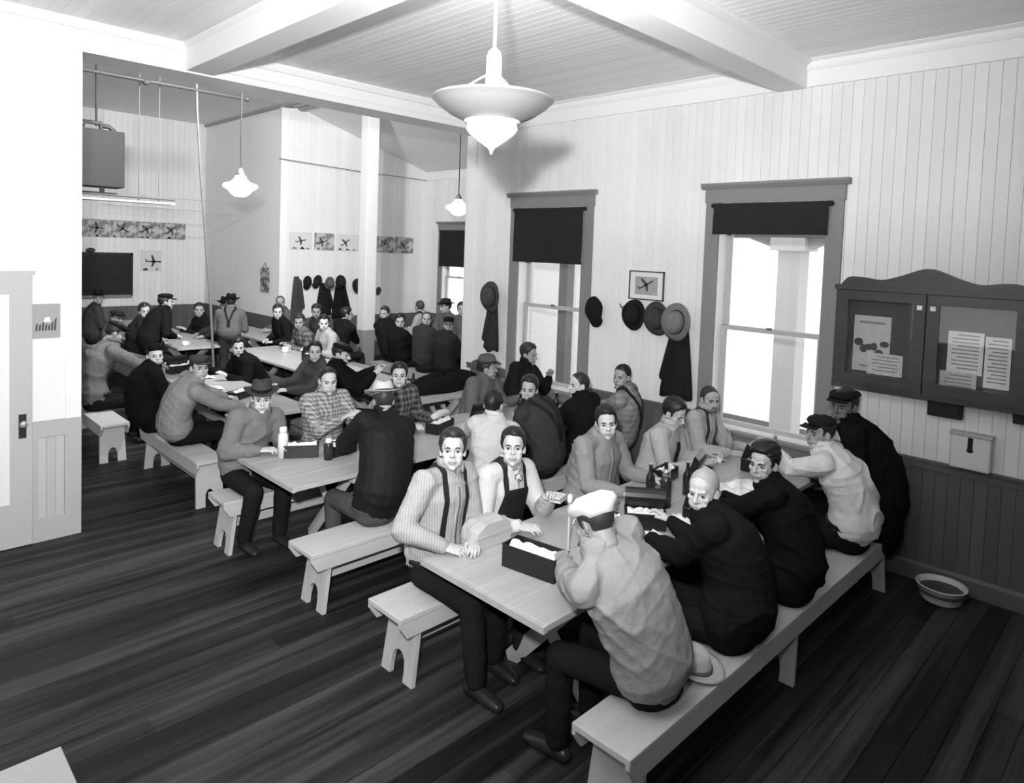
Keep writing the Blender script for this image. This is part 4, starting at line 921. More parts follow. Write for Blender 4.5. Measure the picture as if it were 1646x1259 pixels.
# ------------------------------------------------------------ hats and coats on hooks
def hook(wall, a, z, label):
    g = G()
    if wall == 'X': g.tube([(XW, a, z), (XW - .05, a, z - .01), (XW - .075, a, z + .03)], [.006] * 3, 8); g.tube([(XW, a, z - .03), (XW - .03, a, z - .045), (XW - .035, a, z - .02)], [.005] * 3, 8)
    else: g.tube([(a, wall, z), (a, wall - .06, z - .01), (a, wall - .08, z + .03)], [.006] * 3, 8)
    return tag(g.build('coat_hook', iron, smooth=True), label, 'hook', 'coat hooks')
def hung_hat(kind, x, y_, z, v, label, wall='X', roll=0., v2=None, d=.10, sc=1.05):
    out = np.array((-1., 0, 0)) if wall == 'X' else np.array((0, -1., 0)); lat = np.array((0, -1., 0)) if wall == 'X' else np.array((1., 0, 0))
    up_ = np.array((0, 0, 1.)); up_, lat = up_ * math.cos(roll) + lat * math.sin(roll), lat * math.cos(roll) - up_ * math.sin(roll)
    Mh = np.array([np.cross(-up_, out), -up_, out]).T                     # crown points out of the wall, peak down
    root = thing('hat' if kind == 'fedora' else 'cap', label, 'hat', (x, y_, z), 0, 'hats hung on the walls')
    hp = hat_mesh(kind, Mh, np.array((0, 0, 0.)) + out * (-.02), 1, sc)
    hm_ = mat('felt_%d' % int(v * 1000), v, .85, var=.08, vscale=20); h2 = mat('felt_%d' % int((v2 if v2 is not None else v * .35) * 1000), v2 if v2 is not None else v * .35, .85)
    for k_, g in hp.items(): linkmesh({'hat': 'crown', 'cap': 'crown'}.get(k_, k_), g.mesh(k_, True), h2 if k_ == 'hat_band' else hm_, root, smooth=True)
    return root
hung_hat('flatcap', XW - .03, 4.66, 1.87, .012, 'black cap hung alone just right of the middle window', sc=1.25)
hung_hat('fedora', XW - .035, 4.15, 1.85, .014, 'black felt hat, left of the three hats under the aeroplane picture', roll=.3, sc=1.0)
hung_hat('fedora', XW - .035, 3.86, 1.84, .045, 'dark grey hat, middle of the three hats under the aeroplane picture', roll=-.15, sc=1.05)
hung_hat('fedora', XW - .09, 3.60, 1.83, .16, 'lighter grey felt hat with dark band hung over the dark coat', roll=.2, v2=.03, sc=1.15)
hung_hat('fedora', XW - .05, 6.33, 1.88, .06, 'grey hat hung over a coat left of the middle window', roll=.1, sc=1.2)
for a, l in ((4.34, 'bare coat hook between the black cap and the hats'), (6.52, 'bare coat hook near the end of the window wall')): hook('X', a, 1.93, l)
def coat(wall, x, y_, ztop, zbot, w0, w1, v, label, seed, cat='coat', d=.09, skew=0.):
    """hanging coat: folds running down from the hook"""
    n, m = 30, 14; V = []; r = np.random.RandomState(seed); ph = r.rand(4) * 6
    for j in range(m + 1):
        t_ = j / m; z = ztop + (zbot - ztop) * t_; wd = w0 + (w1 - w0) * t_ ** .7; dd = d * (.5 + .6 * t_)
        if t_ > .93: wd *= .97
        for i in range(n):
            a = 2 * math.pi * i / n; fo = 1 + (.10 + .16 * t_) * math.sin(5 * a + ph[0] + .8 * t_) * .5 + .08 * math.sin(9 * a + ph[1])
            p, q = math.cos(a) * wd / 2 * fo + skew * t_, math.sin(a) * dd / 2 * fo - dd / 2 - .012
            zz = z + (.02 * math.sin(3 * a + ph[2]) if j == m else 0)
            V.append((q, p, zz) if wall == 'X' else (p, q, zz))
    F = [(j * n + i, j * n + (i + 1) % n, (j + 1) * n + (i + 1) % n, (j + 1) * n + i) for j in range(m) for i in range(n)] + [tuple(range(n))[::-1], tuple(m * n + i for i in range(n))]
    g = G(); g.add(V, F); t = thing('coat', label, cat, (x, y_, 0), 0, 'coats hung on the walls'); cm = mat('coat_%d' % int(v * 1000), v, .9, var=.15, vscale=8); g.build('body', cm, t, smooth=True)
    g = G()
    s_ = 1
    pts = [(-.05 if wall == 'X' else (w0 / 2 + .01), (w0 / 2 + .01) if wall == 'X' else -.05, ztop - .10), (-.06 if wall == 'X' else w1 / 2 + .01 + skew * .6, (w1 / 2 + skew * .6) if wall == 'X' else -.06, zbot + (ztop - zbot) * .25)]
    g.tube(pts, [.045, .05], 10); g.build('sleeve', cm, t, smooth=True); return t
coat('X', XW, 3.60, 1.80, 1.09, .13, .34, .014, 'dark coat hanging under the lighter felt hat by the big window', 1, d=.13)
coat('X', XW, 6.34, 1.78, 1.20, .10, .24, .03, 'dark jacket with patches hanging left of the middle window', 2, d=.10)
coat(YB, 6.74, YB - .015, 1.80, .98, .10, .24, .05, 'grey coat hanging leftmost on the back wall', 3)
coat(YB, 7.36, YB - .015, 1.66, 1.0, .14, .36, .013, 'black coat hanging under the grey hat on the back wall', 4)
coat(YB, 7.74, YB - .015, 1.66, .92, .16, .40, .010, 'longest black coat, right one on the back wall', 5)
hung_hat('flatcap', 6.96, YB - .03, 1.69, .014, 'left small dark cap on the back wall hooks', wall='Y')
hung_hat('flatcap', 7.19, YB - .03, 1.71, .02, 'right small dark cap on the back wall hooks', wall='Y', roll=.3)
hung_hat('fedora', 7.43, YB - .12, 1.66, .10, 'greyish hat over the black coat on the back wall', wall='Y', sc=.8, roll=.2)
hung_hat('fedora', 7.68, YB - .13, 1.68, .02, 'black hat over the longest coat on the back wall', wall='Y', sc=.9)
hung_hat('fedora', 8.17, YB - .03, 1.58, .03, 'large dark hat hung just left of the post', wall='Y', roll=-.4, sc=1.0)
hung_hat('flatcap', 8.72, YB - .03, 1.48, .06, 'dark cap peeping out right of the post', wall='Y', sc=.7)
# hat lying on the foreground bench
t = thing('hat', 'pale felt hat lying on the foreground bench behind the man in the white cap', 'hat', (3.03, 1.66, .441))
hp = hat_mesh('fedora', np.eye(3), np.array((0, .008, -.058)), 0, 1.0)
for k_, g in hp.items(): linkmesh({'hat': 'crown'}.get(k_, k_), g.mesh(k_, True), mat('felt_dark_band', .10, .8) if k_ == 'hat_band' else mat('pale_felt', .42, .85, var=.08, vscale=14), t, smooth=True)

# ------------------------------------------------------------ the men
import time as _t; _t0 = _t.time()
# near side of the first table, backs to the camera
person('man in a white cap and grey work shirt bent over the black lunch box', (2.45, 1.86, 1.27), (2.70, 1.67), 96, look=(2.50, 2.75, .78), hands=[(2.70, 2.27, .90), (3.02, 2.30, .82)], lod=0, top=.29, trousers=.012, hat='painter', hatv=.66, hattilt=.55, hair='crew', hairv=.03, skin=.30, curl=(1.1, .8), elbow=[(.55, -.1), (.4, -.3)], slouch=.07, fold=.013, build=1.14, shrug=.035)
person('crew-cut man in a black jacket looking back over his left shoulder', (3.43, 1.86, 1.19), (3.40, 1.64), 100, look=(2.1, 1.72, 1.18), hands=[(3.36, 2.16, .84), (3.75, 2.25, .82)], lod=0, top=.010, topkind='jacket', trousers=.012, hair='crew', hairv=.40, skin=.56, slouch=.09, build=1.22, shrug=.008, twist=18)
person('dark curly-haired man in black beside the crew-cut man', (4.14, 1.84, 1.21), (4.12, 1.62), 100, look=(2.8, 1.95, 1.22), hands=[(4.05, 2.25, .84), (4.45, 2.25, .82)], lod=0, top=.007, topkind='sweater', trousers=.01, hair='curly', hairv=.010, skin=.42, slouch=.07, build=1.14, twist=15, shrug=.012)
person('man in a dark spotted cap and streaked light shirt raising a hand', (5.10, 1.86, 1.24), (5.16, 1.63), 100, look=(3.9, 2.55, 1.26), hands=[(5.12, 2.24, 1.05), (5.45, 2.25, .82)], lod=0, top=.64, trousers=.010, hat='peaked', hatv=.016, hair='short', skin=.34, slouch=.10, build=1.1, curl=(.35, .7), fold=.014)
person('stooping man in a dark coat and flat cap at the bench end by the wall', (5.59, 1.865, 1.37), (5.64, 1.62), 100, look=(4.5, 2.1, 1.35), lod=0, top=.007, topkind='coat', trousers=.008, hat='flatcap', hatv=.012, hair='short', skin=.14, slouch=.12, build=1.02, s=1.12, long=.10, twist=10)
# far side of the first table, facing the camera
person('clean-shaven man in a striped shirt and dark suspenders at the table end', (2.65, 3.10, 1.27), (2.60, 3.17), -86, look='cam', hands=[(2.66, 2.89, .79), (2.475, 2.94, .785)], lod=0, top=.36, pattern='stripe', top2=.27, psize=.022, trousers=.014, susp=.010, hair='combed', skin=.44, curl=(.7, .9), legs=(6, -8), spread=.05, elbow=[(.35, 0), (.55, .1)], fold=.011)
person('man in bib overalls and a light neckerchief with thick dark hair', (3.15, 3.08, 1.20), (3.12, 3.18), -92, look='cam', hands=[(3.24, 2.83, .92), (2.98, 2.84, .80)], lod=0, top=.52, trousers=.02, bib=.014, susp=.012, scarf=.5, collar=False, hair='full', hairv=.012, skin=.46, curl=(1.1, .7))
person('man in a plain grey work shirt behind the dark bottles', (4.15, 3.08, 1.21), (4.12, 3.18), -90, look=(1.2, 0, 1.5), hands=[(4.42, 2.80, .80), (3.98, 2.78, .80)], lod=0, top=.24, trousers=.02, hair='full', hairv=.014, skin=.50, build=1.16, shrug=.03, headroll=4, fold=.013)
person('man in a light jacket over a dark shirt looking down at his food', (5.01, 3.02, 1.17), (4.96, 3.16), -80, look=(5.0, 1.4, .55), hands=[(5.26, 2.82, .82), (4.95, 2.74, .82)], lod=0, top=.40, trousers=.02, tie=.016, hair='full', hairv=.014, skin=.42, sleeve=1)
person('bearded balding man in suspenders in front of the big window', (5.70, 3.07, 1.185), (5.62, 3.17), -88, look=(3.9, .4, 1.1), hands=[(5.80, 2.74, .80), (5.52, 2.76, .80)], lod=0, top=.36, trousers=.02, susp=.03, hair='thin', hairv=.03, beard=True, skin=.36)
# near side of the second table
person('man seen from behind in a black leather jacket and a pale felt hat', (3.05, 4.42, 1.28), (2.86, 4.19), 84, look=(3.5, 5.5, .9), hands=[(2.98, 4.78, .95), (3.30, 4.75, .90)], lod=0, top=.008, topkind='leather jacket', trousers=.07, hat='fedora', hatv=.46, hatv2=.05, hattilt=.50, hair='short', hairv=.03, skin=.3, rough=.68, curl=(1., .9), slouch=.08, elbow=[(.9, -.1), (.3, 0)], build=1.08, fold=.004)
person('man in a pale shirt drinking from a white cup in profile', (3.99, 4.15, 1.17), (3.86, 4.13), 70, look=(5.2, 4.75, 1.05), hands=[(4.0, 4.7, .84), (4.30, 4.42, .98)], lod=0, top=.50, trousers=.03, hair='short', hairv=.012, skin=.45, slouch=.06, curl=(.6, 1.))
person('broad man in a dark sweater with suspenders turning his face to the camera', (4.53, 4.25, 1.22), (4.60, 4.12), 85, look=(3.2, 3.4, 1.3), lod=0, top=.035, topkind='sweater', trousers=.014, susp=.006, hair='full', hairv=.012, skin=.36, slouch=.09, build=1.14, twist=15, collar=False)
person('short-haired man in a black jacket looking left behind the grey-shirted man', (5.12, 4.15, 1.21), (5.14, 4.12), 95, look=(3.8, 4.7, 1.2), hands=[(5.0, 4.5, .95), (5.35, 4.55, .84)], lod=1, top=.008, topkind='jacket', trousers=.012, hair='crew', hairv=.02, skin=.50, slouch=.07)
person('dark-haired man in a plaid shirt and broad black suspenders by the wall', (5.62, 4.00, 1.26), (5.70, 4.10), 95, look=(4.2, 3.9, 1.25), lod=1, top=.26, pattern='check', top2=.17, psize=.06, trousers=.012, susp=.010, hair='short', hairv=.014, skin=.32, slouch=.06, twist=12)
# far side of the second table
person('man in a dark felt hat and open work jacket at the table corner', (2.53, 5.42, 1.19), (2.44, 5.58), -84, look=(1.2, 2.0, 1.15), hands=[(2.66, 5.25, .80), (2.47, 5.31, .79)], lod=0, top=.17, topkind='jacket', trousers=.014, hat='fedora', hatv=.05, hatv2=.012, hattilt=.14, hair='short', skin=.52, legs=(10, 22), spread=.07, slouch=.06)
person('man in a pale checkered shirt lifting a sandwich to his mouth', (3.19, 5.50, 1.25), (3.20, 5.56), -92, look=(2.4, 3.0, 1.05), hands=[(3.32, 5.20, .98), (3.16, 5.20, .97)], lod=0, top=.40, pattern='check', top2=.10, psize=.035, trousers=.02, hair='thin', hairv=.015, skin=.48, curl=1.0)
person('young man in a dark plaid shirt with a lock over his forehead', (3.94, 5.45, 1.22), (3.96, 5.55), -90, look='cam', hands=[(4.20, 5.20, .82), (3.86, 5.15, .80)], lod=1, top=.03, pattern='check', top2=.14, psize=.06, trousers=.02, hair='combed', hairv=.012, skin=.46)
person('man in a grey hat and grey jacket glancing to the right', (5.12, 5.45, 1.18), (5.05, 5.56), -80, look=(6.5, 4.2, 1.2), hands=[(5.4, 5.22, .86), (5.0, 5.2, .82)], lod=1, top=.12, topkind='jacket', trousers=.03, hat='fedora', hatv=.09, hatv2=.02, hair='short', skin=.30)
person('man in a black shirt raising food in front of the middle window', (5.78, 5.45, 1.28), (5.66, 5.54), -80, look=(6.2, 4.0, 1.1), hands=[(5.88, 5.2, 1.06), (5.6, 5.2, .84)], lod=1, top=.012, trousers=.02, hair='full', hairv=.02, skin=.30, curl=1.)
# behind the partition opening, left
person('young man in a peaked cap and grey sweatshirt reaching across the left table', (2.58, 6.92, 1.22), (2.45, 7.08), -5, look=(3.0, 2.4, 1.45), hands=[(3.02, 7.25, .80), (3.00, 6.84, .79)], lod=0, top=.24, topkind='sweater', trousers=.008, hat='peaked', hatv=.06, hair='short', hairv=.02, skin=.46, slouch=.10, fold=.007)
person('pale-faced man in a black coat and knitted cap on the lengthwise bench', (2.45, 7.80, 1.23), (2.42, 7.76), -5, look=(2.3, 3.2, 1.6), lod=1, top=.007, topkind='coat', trousers=.008, hat='beanie', hatv=.008, hair='short', hairv=.01, skin=.6, slouch=.09, build=1.1)
person('man in a grey shirt and black cap bowing forward at the partition edge', (2.40, 9.05, 1.34), (2.20, 9.08), 0, look=(3.3, 8.9, .9), hands=[(2.90, 9.3, .92), (2.88, 9.0, .90)], lod=1, top=.13, trousers=.010, hat='flatcap', hatv=.008, hair='short', skin=.3, slouch=.12, s=1.1, build=1.05)
person('dark-haired man in a black jacket across the left table from the capped man', (3.72, 8.66, 1.11), (4.02, 8.70), 178, look=(1.6, 3., 1.3), hands=[(3.5, 8.45, .80), (3.45, 8.95, .80)], lod=1, top=.007, topkind='jacket', trousers=.01, hair='full', hairv=.008, skin=.42)
person('dark-eyed young man in a dark collared jacket facing the camera mid-hall', (4.12, 7.42, 1.18), (4.08, 7.48), 185, look='cam', lod=1, top=.05, topkind='jacket', trousers=.02, hair='full', hairv=.008, skin=.46)
person('man in a black beret-like cap biting into food left of the post foot', (4.03, 6.68, 1.27), (3.98, 6.76), -25, look=(4.9, 5.6, .95), hands=[(4.42, 6.58, 1.08), (4.30, 6.42, 1.05)], lod=1, top=.007, topkind='jacket', trousers=.01, hat='flatcap', hatv=.006, hair='short', skin=.46, curl=1.)
# crowd in the back room, left of the post
person('man in a tall dark hat sitting below the chalkboard', (3.59, 14.66, 1.30), (3.50, 14.66), 0, look='cam', lod=2, s=1.08, top=.05, trousers=.02, hat='fedora', hatv=.012, hair='short', skin=.34, susp=.01)
person('man bent low at the far left table with a dark cap', (3.35, 12.56, 1.14), (3.42, 12.9), -20, look=(4, 11, .9), lod=2, s=1.05, top=.14, trousers=.02, hat='flatcap', hatv=.02, hair='short', skin=.30)
person('bareheaded man with his collar open left of the man in the billed cap', (3.56, 11.85, 1.30), (3.47, 11.9), -10, look=(3.4, 6, 1.5), lod=2, s=1.08, top=.02, topkind='jacket', trousers=.02, hair='full', skin=.42)
person('standing man in a billed cap and black jacket in profile', (3.60, 11.0, 1.52), (3.34, 10.98), 5, look=(5.5, 10.6, 1.45), lod=1, s=1.0, top=.010, topkind='jacket', trousers=.012, hat='peaked', hatv=.008, hair='short', skin=.36, stand=True)
person('dark-haired man in a black shirt with elbows out in front of the grey dado', (4.95, 13.30, 1.14), (5.02, 13.3), 185, look='cam', lod=2, s=1.1, top=.012, trousers=.06, hair='full', skin=.40, build=1.1)
person('man in a slouch hat right of the leaning pole', (5.06, 12.36, 1.30), (5.0, 12.4), 185, look=(4.2, 9, 1.1), lod=2, s=1.08, top=.03, trousers=.02, hat='fedora', hatv=.010, hair='short', skin=.3)
person('man with crossed suspenders standing with his back turned by the mug table', (4.78, 11.45, 1.44), (4.72, 11.35), 60, look=(5.6, 13, 1.2), lod=1, s=1., top=.12, trousers=.03, susp=.008, hat='fedora', hatv=.010, hair='short', skin=.34, stand=True)
person('bareheaded man before the left end of the back wall coats', (6.20, 12.55, 1.31), (6.33, 12.55), 180, look=(4, 8, 1.3), lod=2, s=1.08, top=.10, trousers=.03, hair='crew', hairv=.08, skin=.36)
person('dark-haired man leaning on his arm left of the hanging coats', (5.42, 11.05, 1.29), (5.68, 11.1), 180, look=(3.5, 7, 1.3), lod=2, s=1.05, top=.010, topkind='jacket', trousers=.02, hair='full', skin=.48)
person('man in a patterned shirt hunched behind the white mug', (5.48, 10.40, 1.18), (5.68, 10.45), 180, look=(4, 8.5, .9), lod=2, s=1.05, top=.16, pattern='check', top2=.05, psize=.08, trousers=.03, hair='full', skin=.30)
person('man in a light shirt with a dark band of hair just left of the post', (5.56, 9.75, 1.22), (5.70, 9.78), 180, look=(4., 7, 1.1), lod=2, s=1.05, top=.34, trousers=.03, hair='full', hairv=.008, skin=.50)
person('dark-haired man under the longest hanging coat', (6.2, 11.15, 1.26), (6.33, 11.2), 180, look=(5, 9, 1.0), lod=2, s=1.05, top=.04, trousers=.02, hair='full', skin=.30)
person('man in a black jacket turned away right against the post', (6.28, 10.25, 1.275), (6.24, 10.42), 20, look=(8, 9.7, 1.2), lod=2, s=1.0, build=.84, top=.010, topkind='jacket', trousers=.02, hair='full', hairv=.01, skin=.26)
# right of the post
person('dark-haired man in a black jacket immediately right of the post', (6.97, 10.13, 1.28), (7.02, 9.92), 5, look=(5.5, 9.3, 1.25), lod=2, s=1.0, build=.9, top=.010, topkind='jacket', trousers=.02, hair='full', skin=.34)
person('black-haired man in a dark jacket, second right of the post', (6.80, 9.42, 1.21), (6.88, 9.45), 5, look='cam', lod=2, s=1.05, top=.008, topkind='jacket', trousers=.02, hair='curly', hairv=.008, skin=.34)
person('man in a light shirt with suspenders and his back turned', (8.37, 10.95, 1.28), (8.45, 10.95), 120, look=(8.6, 13, 1.2), lod=2, s=1.08, top=.36, susp=.01, trousers=.02, hair='short', hairv=.05, skin=.30)
person('balding man in a dark shirt, third from the post on its right', (6.94, 8.88, 1.30), (6.88, 8.85), 5, look='cam', lod=2, s=1.05, top=.03, trousers=.02, hair='thin', hairv=.04, skin=.32)
person('man in a dark hat against the lower half of the far window', (8.45, 10.23, 1.34), (8.45, 10.25), 180, look=(6, 11, 1.2), lod=2, s=1.08, top=.10, trousers=.02, hat='fedora', hatv=.02, hair='short', skin=.36)
person('black-haired man right of the hatted man by the far window', (8.40, 9.69, 1.34), (8.45, 9.68), 180, look='cam', lod=2, s=1.08, top=.10, trousers=.02, hair='full', hairv=.012, skin=.34)
person('large grey-faced man in a checked shirt left of the hung grey hat', (8.17, 9.03, 1.26), (8.42, 9.05), 185, look='cam', lod=1, s=1.10, top=.06, pattern='check', top2=.035, psize=.12, trousers=.03, hair='thin', hairv=.06, skin=.26, build=1.15)
person('capped man with a white patch in the group right of the post', (6.86, 8.22, 1.28), (6.88, 8.26), 0, look='cam', lod=2, s=1.05, top=.02, topkind='jacket', trousers=.02, hat='peaked', hatv=.012, hair='short', skin=.28)
print('people', _t.time() - _t0)

# ------------------------------------------------------------ things on the tables
black = mat('black_japanned_tin', .010, .3, var=.3, vscale=30, spec=.5); wax = mat('wax_paper', .80, .6, var=.04, vscale=20); bread = mat('bread', .55, .8, var=.1, vscale=40); kraft = mat('paper_bag', .42, .75, var=.08, vscale=9, bump=.4, bscale=22, dist=.01)
bottle_m = mat('dark_bottle', .015, .12, spec=.7); chrome = mat('chrome', .75, .15, metal=.9); thermos_m = mat('thermos_body', .02, .25, spec=.6)
TH = .741
def lunchbox(label, x, y_, rz, l=.26, w_=.13, h=.09, lid=None, paper_=True, v=None, seed=0):
    """open workman's lunch box: four walls and a floor, rolled rim, paper and bread inside; lid hinged up or absent"""
    t = thing('lunch_box', label, 'lunch box', (x, y_, TH), rz); b_ = .004; m = black
    g = G(); g.box(-l / 2, l / 2, -w_ / 2, w_ / 2, 0, b_); g.box(-l / 2, l / 2, -w_ / 2, -w_ / 2 + b_, 0, h); g.box(-l / 2, l / 2, w_ / 2 - b_, w_ / 2, 0, h); g.box(-l / 2, -l / 2 + b_, -w_ / 2, w_ / 2, 0, h); g.box(l / 2 - b_, l / 2, -w_ / 2, w_ / 2, 0, h); g.build('box_body', m, t)
    g = G(); r_ = .004; P_ = [(-l / 2, -w_ / 2, h), (l / 2, -w_ / 2, h), (l / 2, w_ / 2, h), (-l / 2, w_ / 2, h)]
    for i in range(4): g.tube([P_[i], P_[(i + 1) % 4]], [r_, r_], 6)
    g.build('rim', m, t)
    if lid is not None:
        g = G(); n = 8; V = []; a0 = lid
        for e in (-l / 2, l / 2):
            for k in range(n + 1):
                q = math.pi * k / n; yy, zz = w_ / 2 - math.cos(q) * w_ / 2, math.sin(q) * w_ * .42
                V.append((e, w_ / 2 + (yy * math.cos(a0) - zz * math.sin(a0)), h + (yy * math.sin(a0) + zz * math.cos(a0))))
        F = [(k, k + 1, n + 2 + k, n + 1 + k) for k in range(n)] + [tuple(range(n + 1))[::-1], tuple(range(n + 1, 2 * n + 2))]
        g.add(V, F); o = g.build('lid', m, t); sm_ = o.modifiers.new('th', 'SOLIDIFY'); sm_.thickness = .003
    if paper_:
        r = np.random.RandomState(seed); n = 12; V = []
        for j in range(6):
            for i in range(n): V.append((-l * .44 + l * .88 * i / (n - 1), -w_ * .40 + w_ * .8 * j / 5, h * .75 + .035 * math.sin(j / 5 * math.pi) + r.uniform(-.008, .012)))
        k = len(V); V += [(a, b, c - .004) for a, b, c in V]; F = [(j * n + i, j * n + i + 1, (j + 1) * n + i + 1, (j + 1) * n + i) for j in range(5) for i in range(n - 1)]; F += [tuple(k + q for q in reversed(f)) for f in F]
        g = G(); g.add(V, F); tag(g.build('wrapping_paper', wax, smooth=False, loc=None), 'crumpled white paper in lunch box', 'paper'); o = COL.objects[-1]
        o.location = (x, y_, TH); o.rotation_euler = (0, 0, rz); o['label'] = 'white wrapping in the ' + ' '.join(label.replace('open ', '').replace('black ', '').replace('with raised lid ', '').replace('with a pale bundle ', '').replace('with white paper ', '').split()[:12]); o.name = 'wrapping_paper'
    return t
def crumple(label, x, y_, z, rx, ry, seed, m=None, name='paper', h=.05):
    r = np.random.RandomState(seed); n = 9; V = []
    for j in range(n):
        for i in range(n):
            u, v_ = -1 + 2 * i / (n - 1), -1 + 2 * j / (n - 1); V.append((u * rx + r.uniform(-.015, .015), v_ * ry + r.uniform(-.015, .015), .004 + h * max(0, 1 - (u * u + v_ * v_) * .6) * r.uniform(.2, 1)))
    k = len(V); V += [(a, b, max(c - .004, .0005)) for a, b, c in V]; F = [(j * n + i, j * n + i + 1, (j + 1) * n + i + 1, (j + 1) * n + i) for j in range(n - 1) for i in range(n - 1)]
    F += [tuple(k + q for q in reversed(f)) for f in F]
    g = G(); g.add(V, F); return tag(g.build(name, m or wax, loc=(x, y_, z)), label, 'paper')
def flask(label, x, y_, z=TH, h=.26, r=.04, m=None, cap=None, name='thermos_flask', cat='flask'):
    t = thing(name, label, cat, (x, y_, z))
    g = G(); g.lathe([(0, 0), (r, 0), (r, h * .72), (r * .8, h * .80), (r * .62, h * .82), (0, h * .82)], 20); g.build('flask_body', m or thermos_m, t, smooth=True)
    g = G(); g.lathe([(0, h * .80), (r * .72, h * .80), (r * .72, h * .97), (r * .6, h), (0, h)], 20); g.build('cup_cap', cap or chrome, t, smooth=True); return t
def bottle(label, x, y_, z=TH, h=.24, r=.033, m=None):
    t = thing('bottle', label, 'bottle', (x, y_, z)); g = G(); g.lathe([(0, 0), (r, 0), (r, h * .5), (r * .85, h * .62), (r * .42, h * .74), (r * .38, h * .92), (r * .46, h * .93), (r * .46, h * .96), (0, h * .96)], 18); g.build('glass', m or bottle_m, t, smooth=True)
    g = G(); g.lathe([(0, h * .95), (r * .42, h * .95), (r * .42, h), (0, h)], 12); g.build('cork', mat('cork', .45, .8), t); return t
def cup(label, x, y_, z=TH, r=.042, h=.075, m=None):
    t = thing('mug', label, 'mug', (x, y_, z)); g = G(); g.lathe([(0, 0), (r * .8, 0), (r, h * .3), (r * 1.05, h), (r * .93, h), (r * .85, h * .3), (0, .008)], 20); g.build('mug_body', m or enam, t, smooth=True)
    g = G(); g.tube([(r, 0, h * .8), (r * 1.7, 0, h * .7), (r * 1.7, 0, h * .35), (r * .95, 0, h * .25)], [.006] * 4, 8); g.build('handle', m or enam, t, smooth=True); return t
def sandwich(label, x, y_, z, rz=0, s=1.):
    t = thing('sandwich', label, 'food', (x, y_, z), rz)
    for k in (0, 1):
        g = G(); g.prism([(-.05 * s, -.045 * s), (.05 * s, -.045 * s), (.052 * s, .03 * s), (.03 * s, .05 * s), (-.03 * s, .05 * s), (-.052 * s, .03 * s)], 'z', k * .022, k * .022 + .014); g.build('bread_slice', bread, t, bevel=.003)
    G().box(-.045 * s, .045 * s, -.04 * s, .04 * s, .013, .023).build('filling', mat('filling', .2, .6), t); return t
# first table
t = thing('paper_bag', 'closed pale paper bag lying in front of the man in suspenders', 'bag', (2.775, 2.915, TH), -.02)
prof = [(-.17, 0), (.17, 0), (.175, .06), (.165, .125), (.10, .150), (-.08, .142), (-.165, .105), (-.178, .05)]
g = G(); V = []; n = len(prof)
for k in range(7):
    yy = -.075 + .15 * k / 6; sq = 1 - .06 * abs(k - 3) / 3
    V += [(a * sq + .004 * math.sin(k * 2.1 + i), yy, max(.001, b * (1 - .05 * abs(k - 3) / 3) + (.004 * math.sin(i * 3 + k) if b > 0 else 0))) for i, (a, b) in enumerate(prof)]
g.add(V, [tuple(range(n))[::-1], tuple(6 * n + i for i in range(n))] + [(k * n + i, k * n + (i + 1) % n, (k + 1) * n + (i + 1) % n, (k + 1) * n + i) for k in range(6) for i in range(n)]); g.build('bag_body', kraft, t)
g = G(); g.box(-.172, .172, -.082, -.074, .068, .078); g.build('folded_edge', kraft, t)
t.scale = (.82, 1, 1)
lunchbox('open black lunch box nearest the camera on the first table', 2.73, 2.47, -1.40, .34, .15, .125, lid=None, seed=1)
t = thing('knife', 'pale upright knife held point down beside the nearest lunch box', 'knife', (3.05, 2.56, TH)) if 0 else None
t = thing('upright_strip', 'tall narrow pale upright strip standing behind the nearest lunch box', 'strip', (3.05, 2.50, TH), .6)
g = G(); g.box(-.016, .016, -.006, .006, 0, .30); g.build('strip_body', mat('pale_strip', .50, .6), t); g = G(); g.ell((0, 0, .315), (.03, .018, .03), 12, 8); g.build('rounded_top', wax, t, smooth=True)
sandwich('sandwich in the hand of the man in bib overalls', 3.23, 2.755, .93, .3)
for i, (x, y_, lab) in enumerate(((4.20, 2.70, 'leftmost dark bottle in front of the man in the plain grey shirt'), (4.34, 2.66, 'middle dark bottle in front of the man in the plain grey shirt'), (4.46, 2.55, 'rightmost dark bottle in front of the man in the plain grey shirt'))): bottle(lab, x, y_, h=.25)
flask('thermos flask with a shiny cap beside the dark bottles', 4.12, 2.52)
lunchbox('open lunch box between the dark bottles and the crew-cut man', 3.72, 2.42, -.9, .26, .14, .10, lid=1.75, seed=2)
lunchbox('lunch box with raised lid in front of the man in the light jacket', 4.78, 2.62, .3, .26, .14, .10, lid=1.9, seed=3)
lunchbox('lunch box with raised lid in front of the bearded man', 5.45, 2.50, .1, .26, .14, .10, lid=1.9, seed=5)
crumple('big sheet of white paper spread behind the crew-cut man', 4.82, 2.30, TH, .26, .18, 4, h=.08)
crumple('small crumpled white paper beside the crew-cut man\'s lunch', 3.98, 2.30, TH, .09, .08, 6)
lunchbox('lunch box with raised lid behind the crew-cut man, beside the flask', 4.10, 2.26, .25, .24, .13, .10, lid=1.8, seed=31); lunchbox('low lunch box between the bottles and the man in the light jacket', 4.62, 2.84, .1, .22, .12, .09, seed=32)
crumple('white cloth behind the shoulder of the man in the white cap', 3.52, 2.22, TH, .06, .09, 33, name='cloth', h=.09)
cup('white mug standing near the bearded man', 5.66, 2.42); cup('tin cup by the grey-shirted man\'s right hand', 3.78, 2.72, m=mat('tin', .3, .35, metal=.6))
bottle('clear milk bottle near the big window, left one', 5.70, 2.86, h=.22, m=mat('pale_bottle', .30, .15)); bottle('clear milk bottle near the big window, right one', 5.83, 2.50, h=.22, m=mat('pale_bottle', .30, .15))
crumple('white napkin in front of the bearded man', 5.40, 2.82, TH, .07, .06, 8)
